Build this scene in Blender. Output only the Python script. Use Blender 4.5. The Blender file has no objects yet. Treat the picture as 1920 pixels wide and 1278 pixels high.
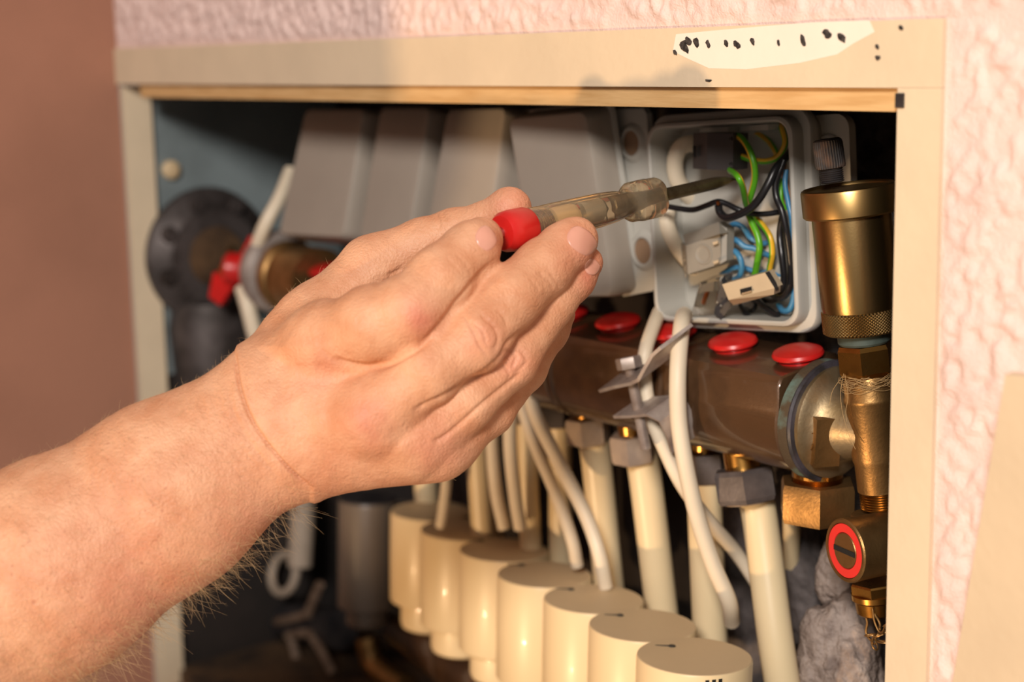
import bpy, bmesh, math, random
import numpy as np
from mathutils import Vector, Matrix, noise

random.seed(7); RNG = np.random.default_rng(7)
SC = bpy.context.scene
COL = SC.collection

# ------------------------------------------------------------------ camera
F, CX, CY = 3050.0, 960.0, 639.0           # focal length in pixels of the 1920 x 1278 frame
R = np.array([[0.6055, -0.1260, 0.7858], [0.7956, 0.1197, -0.5938], [-0.0193, 0.9848, 0.1727]])
u_, s_, v_ = np.linalg.svd(R); R = u_ @ v_
C = np.array([0.0, -0.5, 1.0])
cam = bpy.data.cameras.new('camera'); camo = bpy.data.objects.new('camera', cam); COL.objects.link(camo)
M4 = Matrix([list(R[i]) + [C[i]] for i in range(3)] + [[0, 0, 0, 1]])
camo.matrix_world = M4
cam.sensor_width = 36.0; cam.lens = 36.0 * F / 1920.0
cam.clip_start = 0.01; cam.clip_end = 50
cam.dof.use_dof = True; cam.dof.focus_distance = 0.708; cam.dof.aperture_fstop = 6.0
SC.camera = camo

# ------------------------------------------------------------------ light and exposure
SC.view_settings.view_transform = 'Standard'; SC.view_settings.look = 'None'
SC.view_settings.exposure = -0.12; SC.view_settings.gamma = 1.0; SC.view_settings.use_curve_mapping = False
w = bpy.data.worlds.new('room_light'); SC.world = w; w.use_nodes = True
w.node_tree.nodes['Background'].inputs[0].default_value = (0.92, 0.80, 0.70, 1)
w.node_tree.nodes['Background'].inputs[1].default_value = 0.27

def lamp(name, kind, loc, target, energy, color, **kw):
    l = bpy.data.lights.new(name, kind); o = bpy.data.objects.new(name, l); COL.objects.link(o)
    o.location = loc
    o.rotation_euler = (Vector(target) - Vector(loc)).to_track_quat('-Z', 'Y').to_euler()
    l.energy = energy; l.color = color
    for k, v in kw.items(): setattr(l, k, v)
    return o
TGT = (-0.62, 0.0, 0.88)
lamp('work_lamp', 'SPOT', (-0.57, -1.90, 0.05), TGT, 98, (1.0, 0.66, 0.36), shadow_soft_size=0.03, spot_size=0.9, spot_blend=0.4)
lamp('window_light', 'AREA', (0.72, -1.45, 1.72), TGT, 48, (1.0, 0.93, 0.87), shape='DISK', size=0.4)

# ------------------------------------------------------------------ pixel helpers: a ray of the photograph met with a real plane
def ray(px, py): return R @ np.array([(px - CX) / F, (CY - py) / F, -1.0])
def P(px, py, Y):
    d = ray(px, py); return Vector(C + d * ((Y - C[1]) / d[1]))
def PXp(px, py, X):
    d = ray(px, py); return Vector(C + d * ((X - C[0]) / d[0]))
def DP(px, py, dep): return Vector(C + ray(px, py) * dep)
def depth_of(v): return float(-(R.T @ (np.array(v) - C))[2])
def proj(v):
    c = R.T @ (np.array(v) - C); return CX + F * c[0] / -c[2], CY - F * c[1] / -c[2]
def mpx(v): return depth_of(v) / F          # metres per pixel at a point

# ------------------------------------------------------------------ materials
def lin(h):
    h = h.lstrip('#'); o = []
    for i in (0, 2, 4):
        c = int(h[i:i + 2], 16) / 255; o.append(c / 12.92 if c <= 0.04045 else ((c + 0.055) / 1.055) ** 2.4)
    return (*o, 1.0)
def mat(name, col, rough=0.5, metal=0.0, var=0.12, vscale=60, col2=None, bump=0.0, bscale=400, spec=0.5, coat=0.0, stretch=None, mix_lo=0.4, mix_hi=0.65, sss=0.0):
    m = bpy.data.materials.new(name); m.use_nodes = True; nt = m.node_tree; N = nt.nodes; Lk = nt.links
    b = N['Principled BSDF']
    b.inputs['Roughness'].default_value = rough; b.inputs['Metallic'].default_value = metal
    b.inputs['Specular IOR Level'].default_value = spec; b.inputs['Coat Weight'].default_value = coat
    tc = N.new('ShaderNodeTexCoord'); mp = N.new('ShaderNodeMapping'); Lk.new(tc.outputs['Object'], mp.inputs[0])
    if stretch: mp.inputs['Scale'].default_value = stretch
    nz = N.new('ShaderNodeTexNoise'); nz.inputs['Scale'].default_value = vscale; nz.inputs['Detail'].default_value = 5
    Lk.new(mp.outputs[0], nz.inputs['Vector'])
    rp = N.new('ShaderNodeValToRGB'); c = lin(col)
    if col2: c2 = lin(col2)
    else: c2 = tuple(min(1, x * (1 - var)) for x in c[:3]) + (1,)
    rp.color_ramp.elements[0].position = mix_lo; rp.color_ramp.elements[1].position = mix_hi
    rp.color_ramp.elements[0].color = c; rp.color_ramp.elements[1].color = c2
    Lk.new(nz.outputs['Fac'], rp.inputs[0]); Lk.new(rp.outputs[0], b.inputs['Base Color'])
    rr = N.new('ShaderNodeMapRange'); rr.inputs['To Min'].default_value = max(0.02, rough - 0.07); rr.inputs['To Max'].default_value = min(1, rough + 0.12)
    Lk.new(nz.outputs['Fac'], rr.inputs[0]); Lk.new(rr.outputs[0], b.inputs['Roughness'])
    if bump:
        n2 = N.new('ShaderNodeTexNoise'); n2.inputs['Scale'].default_value = bscale; n2.inputs['Detail'].default_value = 4
        Lk.new(mp.outputs[0], n2.inputs['Vector'])
        bp = N.new('ShaderNodeBump'); bp.inputs['Strength'].default_value = 1.0; bp.inputs['Distance'].default_value = bump
        Lk.new(n2.outputs['Fac'], bp.inputs['Height']); Lk.new(bp.outputs[0], b.inputs['Normal'])
    if sss:
        b.inputs['Subsurface Weight'].default_value = sss; b.inputs['Subsurface Radius'].default_value = (0.004, 0.0015, 0.0008); b.inputs['Subsurface Scale'].default_value = 1.0
    return m
def glassy(name, col, rough=0.05, ior=1.45, tw=1.0):
    m = bpy.data.materials.new(name); m.use_nodes = True; b = m.node_tree.nodes['Principled BSDF']
    b.inputs['Base Color'].default_value = lin(col); b.inputs['Transmission Weight'].default_value = tw
    b.inputs['Roughness'].default_value = rough; b.inputs['IOR'].default_value = ior
    return m
M = {}
M['stucco'] = mat('pink stucco', '#eacfc6', 0.85, bump=0.0006, bscale=700, var=0.10, vscale=30)
M['sidewall'] = mat('shade darkened wall paint', '#a8765f', 0.9, bump=0.0004, bscale=300, var=0.12, vscale=9)  # base colour darkened to carry the shade on the left wall
M['cream'] = mat('cream painted board', '#decaac', 0.6, var=0.07, vscale=25, bump=0.0002, bscale=220)
M['filler'] = mat('pale filler', '#efe3d3', 0.8, var=0.04, vscale=40, bump=0.0001, bscale=300)
M['mark'] = mat('black marks', '#1f1c1b', 0.8, col2='#4a423e', vscale=500)
M['batten'] = mat('bare pine batten', '#d9b27c', 0.6, col2='#c99f68', vscale=30, stretch=(1, 4, 10), bump=0.0002, bscale=120)
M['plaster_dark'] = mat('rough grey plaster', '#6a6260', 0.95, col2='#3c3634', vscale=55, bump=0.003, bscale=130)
M['galv'] = mat('blue grey sheet metal', '#7f8a8c', 0.5, col2='#6a7374', vscale=14)
M['dark'] = mat('dark cabinet interior', '#2c231e', 0.9, col2='#171210', vscale=12)  # near-black colour stands in for shade deep in the cabinet
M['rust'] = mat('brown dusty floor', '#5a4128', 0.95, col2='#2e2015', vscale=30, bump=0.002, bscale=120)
M['greyplastic'] = mat('light grey plastic', '#b6b3aa', 0.42, var=0.06, vscale=20)
M['greyplastic2'] = mat('grey lid plastic', '#a0968a', 0.4, var=0.08, vscale=16)
M['brass'] = mat('satin brass', '#ac8f60', 0.28, 1.0, col2='#8f754a', vscale=18, bump=0.00002, bscale=900)
M['brasscap'] = mat('brushed brass collar', '#a98a58', 0.33, 1.0, col2='#8d7144', vscale=22)
M['brassold'] = mat('dull cast brass', '#a88252', 0.40, 0.9, col2='#87673e', vscale=70, bump=0.00012, bscale=700)
M['brassbright'] = mat('bright brass', '#c0924e', 0.26, 1.0, col2='#94672e', vscale=60)
M['bronze'] = mat('brown varnished manifold', '#5e432c', 0.34, 0.35, col2='#3f2b1c', vscale=28, bump=0.0001, bscale=500, coat=0.6)
M['verdigris'] = mat('green verdigris', '#5f756c', 0.8, 0.1, col2='#4a3b28', vscale=60, bump=0.0004, bscale=400, mix_lo=.38, mix_hi=.52)
M['rubber'] = mat('black seal ring', '#2c2a2b', 0.35, col2='#45414a', vscale=80)
M['redcap'] = mat('red plastic', '#c81f1c', 0.32, var=0.18, vscale=50)
M['redmatt'] = mat('red ring', '#e0322c', 0.5, var=0.08)
M['black'] = mat('black plastic', '#262426', 0.42, col2='#3a3534', vscale=60)
M['blackcap'] = mat('worn black cap', '#2a2524', 0.6, col2='#5a4232', vscale=140, mix_lo=.5, mix_hi=.75)
M['pipe'] = mat('cream plastic pipe', '#e8d2a8', 0.35, var=0.06, vscale=15)
M['cable'] = mat('white cable sheath', '#e6d6bc', 0.45, var=0.07, vscale=40)
M['nut'] = mat('dull nickel nut', '#bda893', 0.45, 0.25, col2='#9c8c80', vscale=60, bump=0.0001, bscale=600)
M['nut_shaded'] = mat('shaded nickel nut', '#6f6663', 0.42, 0.4, col2='#544c4a', vscale=60, bump=0.0001, bscale=600)  # darker copy of the nut, shade of the two right nuts in its colour
M['flange'] = mat('pale cast brass', '#ab9879', 0.42, 0.85, col2='#8c7653', vscale=50, bump=0.0001, bscale=600)
M['tarnish'] = mat('green grey tarnish', '#48544f', 0.7, 0.2, col2='#353f38', vscale=90)
M['zinc'] = mat('zinc plated steel', '#b0a49c', 0.40, 0.45, col2='#8f8078', vscale=90)
M['actuator'] = mat('cream actuator plastic', '#ead0a2', 0.34, var=0.05, vscale=10, coat=0.15)
M['actuator_top'] = mat('cream actuator lid', '#d2b890', 0.55, var=0.06, vscale=22)
M['slot'] = mat('dark slot', '#15120f', 0.9)
M['steel'] = mat('dark steel shaft', '#8d7a5c', 0.38, 0.85, col2='#64533c', vscale=90, stretch=(1, 1, 1))
M['chrome'] = mat('bright metal', '#c9c2b8', 0.2, 1.0)
M['terminal_grey'] = mat('grey terminal plastic', '#8d877c', 0.5, var=0.06, vscale=80)
M['terminal_beige'] = mat('beige terminal plastic', '#bca98c', 0.5, var=0.06, vscale=80)
M['terminal_black'] = mat('charcoal terminal plastic', '#3a3635', 0.5, bump=0.00003, bscale=1500)
M['copper'] = mat('bare copper', '#c0703c', 0.3, 1.0)
M['w_black'] = mat('black wire insulation', '#1c1b1d', 0.3)
M['w_blue'] = mat('blue wire insulation', '#3e7fa8', 0.36)
M['w_brown'] = mat('brown wire insulation', '#a8714c', 0.4)
M['clear'] = glassy('clear amber plastic', '#f8e3be', 0.05, 1.40, 0.90)
M['clearhousing'] = glassy('clear terminal housing', '#efe6d8', 0.08, 1.4)
M['rock'] = mat('sparkling mortar', '#a8978c', 0.55, col2='#7a6a61', vscale=90, bump=0.003, bscale=300)
M['hemp'] = mat('hemp fibre', '#a8895c', 0.8)
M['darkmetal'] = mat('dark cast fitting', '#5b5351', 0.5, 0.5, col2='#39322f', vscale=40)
M['act_shaded'] = mat('arm shadowed actuator plastic', '#6e6052', 0.35, col2='#574b40', vscale=9)  # cream actuator plastic with the arm's shadow mixed into the colour
M['shadeplastic'] = mat('shade toned white plastic', '#a59482', 0.6)  # white pipe plastic darkened in place of the shade below the arm
M['shadestrap'] = mat('shade toned pale strap', '#86705e', 0.6, col2='#5d4838', vscale=80)  # browned colour stands in for dim light on a pale strap
M['brownplug'] = mat('brown knockout', '#8f7258', 0.8)
M['print'] = mat('dark print', '#3a352f', 0.7)
def stripe_mat(name):                       # green and yellow earth wire: the stripe runs along the wire (UV v goes round it)
    m = bpy.data.materials.new(name); m.use_nodes = True; nt = m.node_tree; N = nt.nodes; Lk = nt.links; b = N['Principled BSDF']
    uv = N.new('ShaderNodeUVMap'); sp = N.new('ShaderNodeSeparateXYZ'); Lk.new(uv.outputs[0], sp.inputs[0])
    rp = N.new('ShaderNodeValToRGB'); rp.color_ramp.interpolation = 'CONSTANT'
    rp.color_ramp.elements[0].color = lin('#55a01e'); rp.color_ramp.elements[1].position = 0.36; rp.color_ramp.elements[1].color = lin('#d9a92a')
    e = rp.color_ramp.elements.new(0.62); e.color = lin('#55a01e')
    Lk.new(sp.outputs['Y'], rp.inputs[0]); Lk.new(rp.outputs[0], b.inputs['Base Color']); b.inputs['Roughness'].default_value = 0.33
    return m
M['w_earth'] = stripe_mat('green yellow wire insulation')

# ------------------------------------------------------------------ mesh helpers (a bmesh collects one part)
def frame(ax):
    ax = Vector(ax).normalized(); t = Vector((0, 0, 1)) if abs(ax.z) < 0.9 else Vector((1, 0, 0))
    a = ax.cross(t).normalized(); return a, ax.cross(a).normalized(), ax
def lathe(bm, o, ax, prof, seg=40, start=0.0, cap=True):
    o = Vector(o); a, b, n = frame(ax); rings = []
    for r, h in prof:
        rings.append([bm.verts.new(o + n * h + (a * math.cos(start + 2 * math.pi * k / seg) + b * math.sin(start + 2 * math.pi * k / seg)) * max(r, 1e-5)) for k in range(seg)])
    for i in range(len(rings) - 1):
        for k in range(seg):
            bm.faces.new((rings[i][k], rings[i][(k + 1) % seg], rings[i + 1][(k + 1) % seg], rings[i + 1][k]))
    if cap:
        bm.faces.new(rings[0][::-1]); bm.faces.new(rings[-1])
def hexa(bm, o, ax, r, h, start=0.3, ch=0.12):
    lathe(bm, o, ax, [(r * (1 - ch), 0), (r, h * .14), (r, h * .86), (r * (1 - ch), h)], 6, start)
def cr(pts, n):                             # Catmull-Rom resample
    pts = [Vector(p) for p in pts]; q = [pts[0] * 2 - pts[1]] + pts + [pts[-1] * 2 - pts[-2]]; out = []
    for i in range(1, len(q) - 2):
        for k in range(n):
            t = k / n; a, b, c, d = q[i - 1], q[i], q[i + 1], q[i + 2]
            out.append(0.5 * ((2 * b) + (c - a) * t + (2 * a - 5 * b + 4 * c - d) * t * t + (3 * b - a - 3 * c + d) * t ** 3))
    out.append(pts[-1]); return out
def tube(bm, pts, r, seg=12, n=8, twist=0.0, uvl=None, smooth=True, tw0=0.0):
    c = cr(pts, n) if smooth else [Vector(p) for p in pts]
    L = len(c); rings = []; up = None
    for i in range(L):
        t = (c[min(i + 1, L - 1)] - c[max(i - 1, 0)]).normalized()
        if up is None: up = frame(t)[0]
        up = (up - t * up.dot(t)).normalized(); sd = t.cross(up)
        rr = r(i / (L - 1)) if callable(r) else r
        th0 = tw0 + twist * i / (L - 1)
        rings.append([bm.verts.new(c[i] + (up * math.cos(th0 + 2 * math.pi * k / seg) + sd * math.sin(th0 + 2 * math.pi * k / seg)) * rr) for k in range(seg)])
    for i in range(L - 1):
        for k in range(seg):
            f = bm.faces.new((rings[i][k], rings[i][(k + 1) % seg], rings[i + 1][(k + 1) % seg], rings[i + 1][k]))
            if uvl is not None:
                for lp, vv, uu in zip(f.loops, (k / seg, (k + 1) / seg, (k + 1) / seg, k / seg), (i, i, i + 1, i + 1)): lp[uvl].uv = (uu / L, vv)
    bm.faces.new(rings[0][::-1]); bm.faces.new(rings[-1])
def prism(bm, poly, vec):                   # polygon (world points) extruded by vec
    vec = Vector(vec); a = [bm.verts.new(Vector(p)) for p in poly]; b = [bm.verts.new(Vector(p) + vec) for p in poly]
    n = len(a); bm.faces.new(a); bm.faces.new(b[::-1])
    for i in range(n): bm.faces.new((a[i], b[i], b[(i + 1) % n], a[(i + 1) % n]))
def box(bm, lo, hi, mx=None):
    v = []
    for z in (lo[2], hi[2]):
        for x, y in ((lo[0], lo[1]), (hi[0], lo[1]), (hi[0], hi[1]), (lo[0], hi[1])):
            p = Vector((x, y, z)); v.append(bm.verts.new(mx @ p if mx else p))
    for f in ((0, 3, 2, 1), (4, 5, 6, 7), (0, 1, 5, 4), (1, 2, 6, 5), (2, 3, 7, 6), (3, 0, 4, 7)): bm.faces.new([v[i] for i in f])
def rrect(wd, ht, r, n=6):                  # rounded rectangle outline (x, z)
    o = []
    for cx, cz, a0 in ((wd / 2 - r, ht / 2 - r, 0), (-wd / 2 + r, ht / 2 - r, 90), (-wd / 2 + r, -ht / 2 + r, 180), (wd / 2 - r, -ht / 2 + r, 270)):
        for k in range(n + 1):
            a = math.radians(a0 + 90 * k / n); o.append((cx + r * math.cos(a), cz + r * math.sin(a)))
    return o
def loft(bm, loops, cap0=True, cap1=True):  # loops of equal length (world points)
    rs = [[bm.verts.new(Vector(p)) for p in l] for l in loops]; n = len(rs[0])
    for i in range(len(rs) - 1):
        for k in range(n): bm.faces.new((rs[i][k], rs[i][(k + 1) % n], rs[i + 1][(k + 1) % n], rs[i + 1][k]))
    if cap0: bm.faces.new(rs[0][::-1])
    if cap1: bm.faces.new(rs[-1])
def finish(name, bm, m, ang=32, bevel=0.0, smooth=True, bseg=2):
    if bevel:
        eds = [e for e in bm.edges if len(e.link_faces) == 2 and e.calc_face_angle(0) > 0.5]
        bmesh.ops.bevel(bm, geom=eds, offset=bevel, segments=bseg, affect='EDGES', profile=0.5)
    bmesh.ops.recalc_face_normals(bm, faces=bm.faces[:])
    me = bpy.data.meshes.new(name); bm.to_mesh(me); bm.free()
    me.materials.append(M[m] if isinstance(m, str) else m)
    if smooth:
        me.shade_smooth(); me.set_sharp_from_angle(angle=math.radians(ang))
    o = bpy.data.objects.new(name, me); COL.objects.link(o); return o
def NB(): return bmesh.new()
BASE = {}
def shift(o, base):
    o.data.transform(Matrix.Translation(-Vector(base)))
def thing(name, label, cat, loc, group=None):
    o = bpy.data.objects.new(name, None); COL.objects.link(o); o.location = loc; o.empty_display_size = 0.01
    o['label'] = label; o['category'] = cat
    if group: o['group'] = group
    return o
def part(name, bm, m, parent, ang=32, bevel=0.0, label=None, smooth=True, kind=None):
    o = finish(name, bm, m, ang, bevel, smooth)
    top = parent
    while top.parent: top = top.parent
    shift(o, top.location); o.parent = parent
    if label: o['label'] = label
    if kind: o['kind'] = kind
    return o
def single(name, bm, m, label, cat, group=None, ang=32, bevel=0.0, smooth=True, kind=None, base=None):
    o = finish(name, bm, m, ang, bevel, smooth)
    co = np.array([v.co for v in o.data.vertices]); b = Vector((co[:, 0].mean(), co[:, 1].mean(), co[:, 2].min())) if base is None else Vector(base)
    shift(o, b); o.location = b
    if label: o['label'] = label
    if cat: o['category'] = cat
    if group: o['group'] = group
    if kind: o['kind'] = kind
    return o
def struct(name, bm, m, ang=32, bevel=0.0, smooth=True, label=None):
    return single(name, bm, m, label, None, None, ang, bevel, smooth, 'structure')

# ------------------------------------------------------------------ value noise for real relief
_H = RNG.random((257, 257)).astype(np.float64); _H[256] = _H[0]; _H[:, 256] = _H[:, 0]
def vnoise(x, y):
    x = np.asarray(x); y = np.asarray(y); xi = np.floor(x).astype(int); yi = np.floor(y).astype(int); fx = x - xi; fy = y - yi
    fx = fx * fx * (3 - 2 * fx); fy = fy * fy * (3 - 2 * fy); xi %= 256; yi %= 256
    return (_H[xi, yi] * (1 - fx) + _H[xi + 1, yi] * fx) * (1 - fy) + (_H[xi, yi + 1] * (1 - fx) + _H[xi + 1, yi + 1] * fx) * fy
def relief(name, x0, x1, z0, z1, step, amp, m, kind=None):
    nx = int((x1 - x0) / step) + 1; nz = int((z1 - z0) / step) + 1
    X, Z = np.meshgrid(np.linspace(x0, x1, nx), np.linspace(z0, z1, nz), indexing='ij')
    a = vnoise(X * 210 + 3 + 25 * Z, Z * 170 + 9 - 30 * X); b = vnoise(X * 380 + 40 - 60 * Z, Z * 330 + 7); c = vnoise(X * 70, Z * 60)
    h = np.clip(a * .55 + b * .33 + c * .3 - .48, 0, 1) ** .8 * 2.2
    edge = np.minimum(np.minimum(X - x0, x1 - X), np.minimum(Z - z0, z1 - Z)) / 0.006
    Yv = -amp * h * np.clip(edge, 0, 1)
    v = np.stack([X, Yv, Z], -1).reshape(-1, 3)
    i = np.arange(nx * nz).reshape(nx, nz)
    f = np.stack([i[:-1, :-1], i[1:, :-1], i[1:, 1:], i[:-1, 1:]], -1).reshape(-1, 4)
    return v, f
def np_mesh(name, v, f, m):
    me = bpy.data.meshes.new(name); me.vertices.add(len(v)); me.vertices.foreach_set('co', np.asarray(v, np.float32).ravel())
    k = f.shape[1]; me.loops.add(f.size); me.loops.foreach_set('vertex_index', np.asarray(f, np.int32).ravel())
    me.polygons.add(len(f)); me.polygons.foreach_set('loop_start', np.arange(0, f.size, k, dtype=np.int32)); me.polygons.foreach_set('loop_total', np.full(len(f), k, np.int32))
    me.update(calc_edges=True); me.materials.append(M[m] if isinstance(m, str) else m); me.shade_smooth()
    o = bpy.data.objects.new(name, me); COL.objects.link(o); return o

# ------------------------------------------------------------------ the setting
OX0, OX1 = -1.1285, -0.4113                 # the opening, left and right
OZ0, OZ1 = 0.52, 0.985                      # sill and lintel edge
LT = 1.0105                                 # upper edge of the lintel board
PW = 0.0205                                 # right board width
ST = 0.0013                                 # step of the stucco grid
v1, f1 = relief('a', OX0 - 0.004, OX1 + PW + 0.40, LT, LT + 0.11, ST, 0.0021, 'stucco')
v2, f2 = relief('b', OX1 + PW, OX1 + PW + 0.20, 0.62, LT, ST, 0.0021, 'stucco')
b0 = NB()
for lo, hi in (((OX0 - .004, 0.0, LT + .11), (OX1 + PW + .40, .02, LT + .75)), ((OX1 + PW + .20, 0.0, 0.0), (OX1 + PW + .40, .02, LT)), ((OX1 + PW, 0.0, 0.0), (OX1 + PW + .20, .02, .62)), ((OX0 - .004, 0, 0), (OX1 + PW, .02, OZ0))): box(b0, lo, hi)
me0 = bpy.data.meshes.new('t'); b0.to_mesh(me0); b0.free()
v3 = np.array([v.co for v in me0.vertices]); f3 = np.array([list(p.vertices) for p in me0.polygons])
va = np.concatenate([v1, v2, v3]); fa = np.concatenate([f1, f2 + len(v1), f3 + len(v1) + len(v2)])
wall = np_mesh('wall_front', va, fa, 'stucco'); wall['kind'] = 'structure'
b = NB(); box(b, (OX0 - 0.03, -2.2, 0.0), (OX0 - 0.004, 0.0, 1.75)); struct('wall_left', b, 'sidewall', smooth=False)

# lintel board with the pale filler patch and black marks
b = NB(); box(b, (OX0 - 0.004, -0.0022, OZ1), (OX1 + PW, 0.02, LT)); lint = struct('trim_1', b, 'cream', bevel=0.0008)
def flat_poly(px, Y, th):
    bm = NB(); prism(bm, [P(x, y, Y) for x, y in px], (0, -th, 0)); return bm
patch = [(1268, 64), (1330, 58), (1420, 50), (1520, 42), (1630, 38), (1640, 60), (1600, 82), (1570, 102), (1500, 118), (1400, 130), (1330, 128), (1290, 110), (1262, 96)]
part('filler_patch', flat_poly(patch, -0.0022, 0.00015), 'filler', lint, label='pale filler patch').location = (0, 0, 0)
marks = [(1266, 98, 4, 6), (1284, 88, 8, 13), (1291, 78, 6, 10), (1306, 80, 6, 10), (1328, 82, 4, 8), (1362, 81, 4, 7), (1382, 84, 6, 8), (1411, 78, 4, 9), (1460, 80, 2.5, 6), (1506, 76, 5, 14), (1551, 64, 8, 9), (1578, 70, 9, 12), (1646, 108, 6, 5), (1328, 151, 6, 3), (1690, 52, 4, 6), (1645, 88, 3, 5)]
for x, y, rx, ry in marks:
    n = 11; pts = []
    for k in range(n):
        a = 2 * math.pi * k / n; q = random.uniform(.65, 1.15); pts.append((x + rx * q * math.cos(a) + ry * .25 * math.sin(a), y + ry * q * math.sin(a)))
    part('paint_chip', flat_poly(pts, -0.0024, 0.0003), 'mark', lint)
for o in lint.children: o.location = (0, 0, 0)
# the bare wooden strip set back under the lintel
b = NB(); box(b, (OX0 + 0.03, 0.0012, 0.9758), (OX1 + 0.0005, 0.016, 0.9848)); struct('trim_2', b, 'batten', bevel=0.0006)
# right board, left jamb
b = NB(); box(b, (OX1, -0.0022, OZ0), (OX1 + PW, 0.012, OZ1 + 0.0001)); struct('trim_3', b, 'cream', bevel=0.0009)
b = NB(); box(b, (OX0 - 0.004, 0.001, OZ0), (OX0, 0.023, OZ1 - 0.001)); struct('trim_4', b, 'cream', bevel=0.0006)
b = NB(); box(b, (OX1 - 0.0005, -0.003, 0.9775), (OX1 + 0.0035, 0.001, 0.983)); single('hinge_stop', b, 'black', 'small black stop at the right end of the wooden strip', 'stop', bevel=0.0005)

# cabinet niche
cab = thing('wall_cabinet', 'recessed wall cabinet holding pipes, grey boxes and brass fittings', 'cabinet', (-0.77, 0.02, OZ0))
b = NB(); box(b, (OX0 - 0.012, 0.02, .765), (OX0 - 0.005, 0.19, OZ1)); part('side_panel', b, 'galv', cab, label='blue grey sheet metal side panel')
b = NB(); box(b, (OX0 - 0.014, 0.02, OZ0), (OX0 - 0.008, 0.19, .765)); part('lower_panel_shade', b, 'dark', cab)  # lower part of the side panel blackened to paint in its shade
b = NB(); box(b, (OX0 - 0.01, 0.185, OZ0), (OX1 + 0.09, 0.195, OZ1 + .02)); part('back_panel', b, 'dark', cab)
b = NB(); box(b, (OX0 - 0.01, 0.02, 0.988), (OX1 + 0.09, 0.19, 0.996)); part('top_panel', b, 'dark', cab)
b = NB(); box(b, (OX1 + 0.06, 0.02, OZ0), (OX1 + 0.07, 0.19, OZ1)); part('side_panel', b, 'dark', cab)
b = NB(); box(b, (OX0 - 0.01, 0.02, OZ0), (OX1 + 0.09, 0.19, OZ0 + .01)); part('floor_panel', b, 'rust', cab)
# rough plaster behind the air vent
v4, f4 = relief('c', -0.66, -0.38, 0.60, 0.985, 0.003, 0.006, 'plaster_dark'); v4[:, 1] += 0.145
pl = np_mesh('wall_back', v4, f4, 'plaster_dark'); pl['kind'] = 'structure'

# cream cover panel leaning at the right
q = [P(1885, 702, -0.03), P(1784, 1290, -0.006)]
b = NB(); e1 = Vector(q[0]); e2 = Vector(q[1]); ex = Vector((0.16, -0.02, 0.012)); nrm = (e1 - e2).cross(ex).normalized() * 0.004
d = (e2 - e1).normalized(); e3 = e2 + d * 0.15
prism(b, [e1, e1 + ex, e3 + ex, e3], nrm)
single('cover_panel', b, 'cream', 'cream cabinet cover panel leaning against the pink wall beside the opening', 'panel', bevel=0.001)

# ------------------------------------------------------------------ junction boxes
def jbox_open():
    c = Vector((-0.5703, 0.0594, 0.9177)); Rm = Matrix(((0.9891, -0.1322, -0.0651), (0.1326, 0.9912, 0.0016), (0.0643, -0.0102, 0.9979)))
    T = lambda x, y, z: c + Rm @ Vector((x, y, z))
    W, H = 0.0901, 0.1003; t = thing('junction_box', 'open light grey junction box full of coloured wires next to the brass vent', 'junction box', c)
    b = NB(); seq = []
    for dw, r, y in ((-.0040, .0075, .043), (-.0032, .0075, .004), (-.0028, .0078, .0004), (-.0019, .0085, 0), (-.0006, .009, .0006), (0, .0092, .002), (0, .0092, .0085), (.0034, .0105, .0092), (.0040, .0108, .0102), (.0040, .0108, .0145), (.0030, .0105, .0152), (.0012, .009, .0160), (-.002, .009, .046)):
        seq.append([T(x, y, z) for x, z in rrect(W + dw * 2 + 0, H + dw * 2, r)])
    loft(b, seq, True, True); part('housing', b, 'greyplastic', t, ang=40)
    # rear mounting plate with ear
    b = NB(); loft(b, [[T(x + .006, y, z + .001) for x, z in rrect(W + .020, H - .004, .007)] for y in (.0225, .0235, .0270, .028)])
    part('mounting_plate', b, 'greyplastic', t)
    # holes on the ear
    for px, py in ((1556, 284), (1575, 560)):
        p0 = P(px, py, 0.0895)
        b = NB(); lathe(b, p0 + Vector((0, -.0025, 0)), (0, 1, 0), [(.0066, .003), (.0066, .0003), (.0075, 0), (.0085, .0006), (.0088, .003)], 28, cap=False); part('screw_boss', b, 'greyplastic', t)
        b = NB(); lathe(b, p0 + Vector((0, -.0005, 0)), (0, 1, 0), [(.0064, 0), (.0064, .002)], 24); part('knockout', b, 'brownplug', t)
    # inner ribs and cable entries on the floor and left wall
    for px, py, r, Y in ((1300, 318, 30, .090), (1290, 437, 38, .088), (1330, 418, 26, .088), (1395, 440, 26, .095), (1418, 395, 30, .098)):
        p0 = P(px, py, Y); rr = r * mpx(p0)
        b = NB(); lathe(b, p0, Rm @ Vector((0, 1, 0)), [(rr * .7, -.004), (rr * .92, -.0035), (rr, 0), (rr * 1.05, .014)], 26); part('cable_gland', b, 'greyplastic', t, label='grey rubber cable gland' if r == 38 else None)
    b = NB()
    for px0, px1, py in ((1312, 1365, 240), (1388, 1440, 236)):
        prism(b, [P(px0, py, .075), P(px1, py - 3, .07), P(px1, py + 8, .07), P(px0, py + 9, .075)], (0, .008, 0))
    part('top_rib', b, 'greyplastic', t)
    return t
jbox_open()

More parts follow.
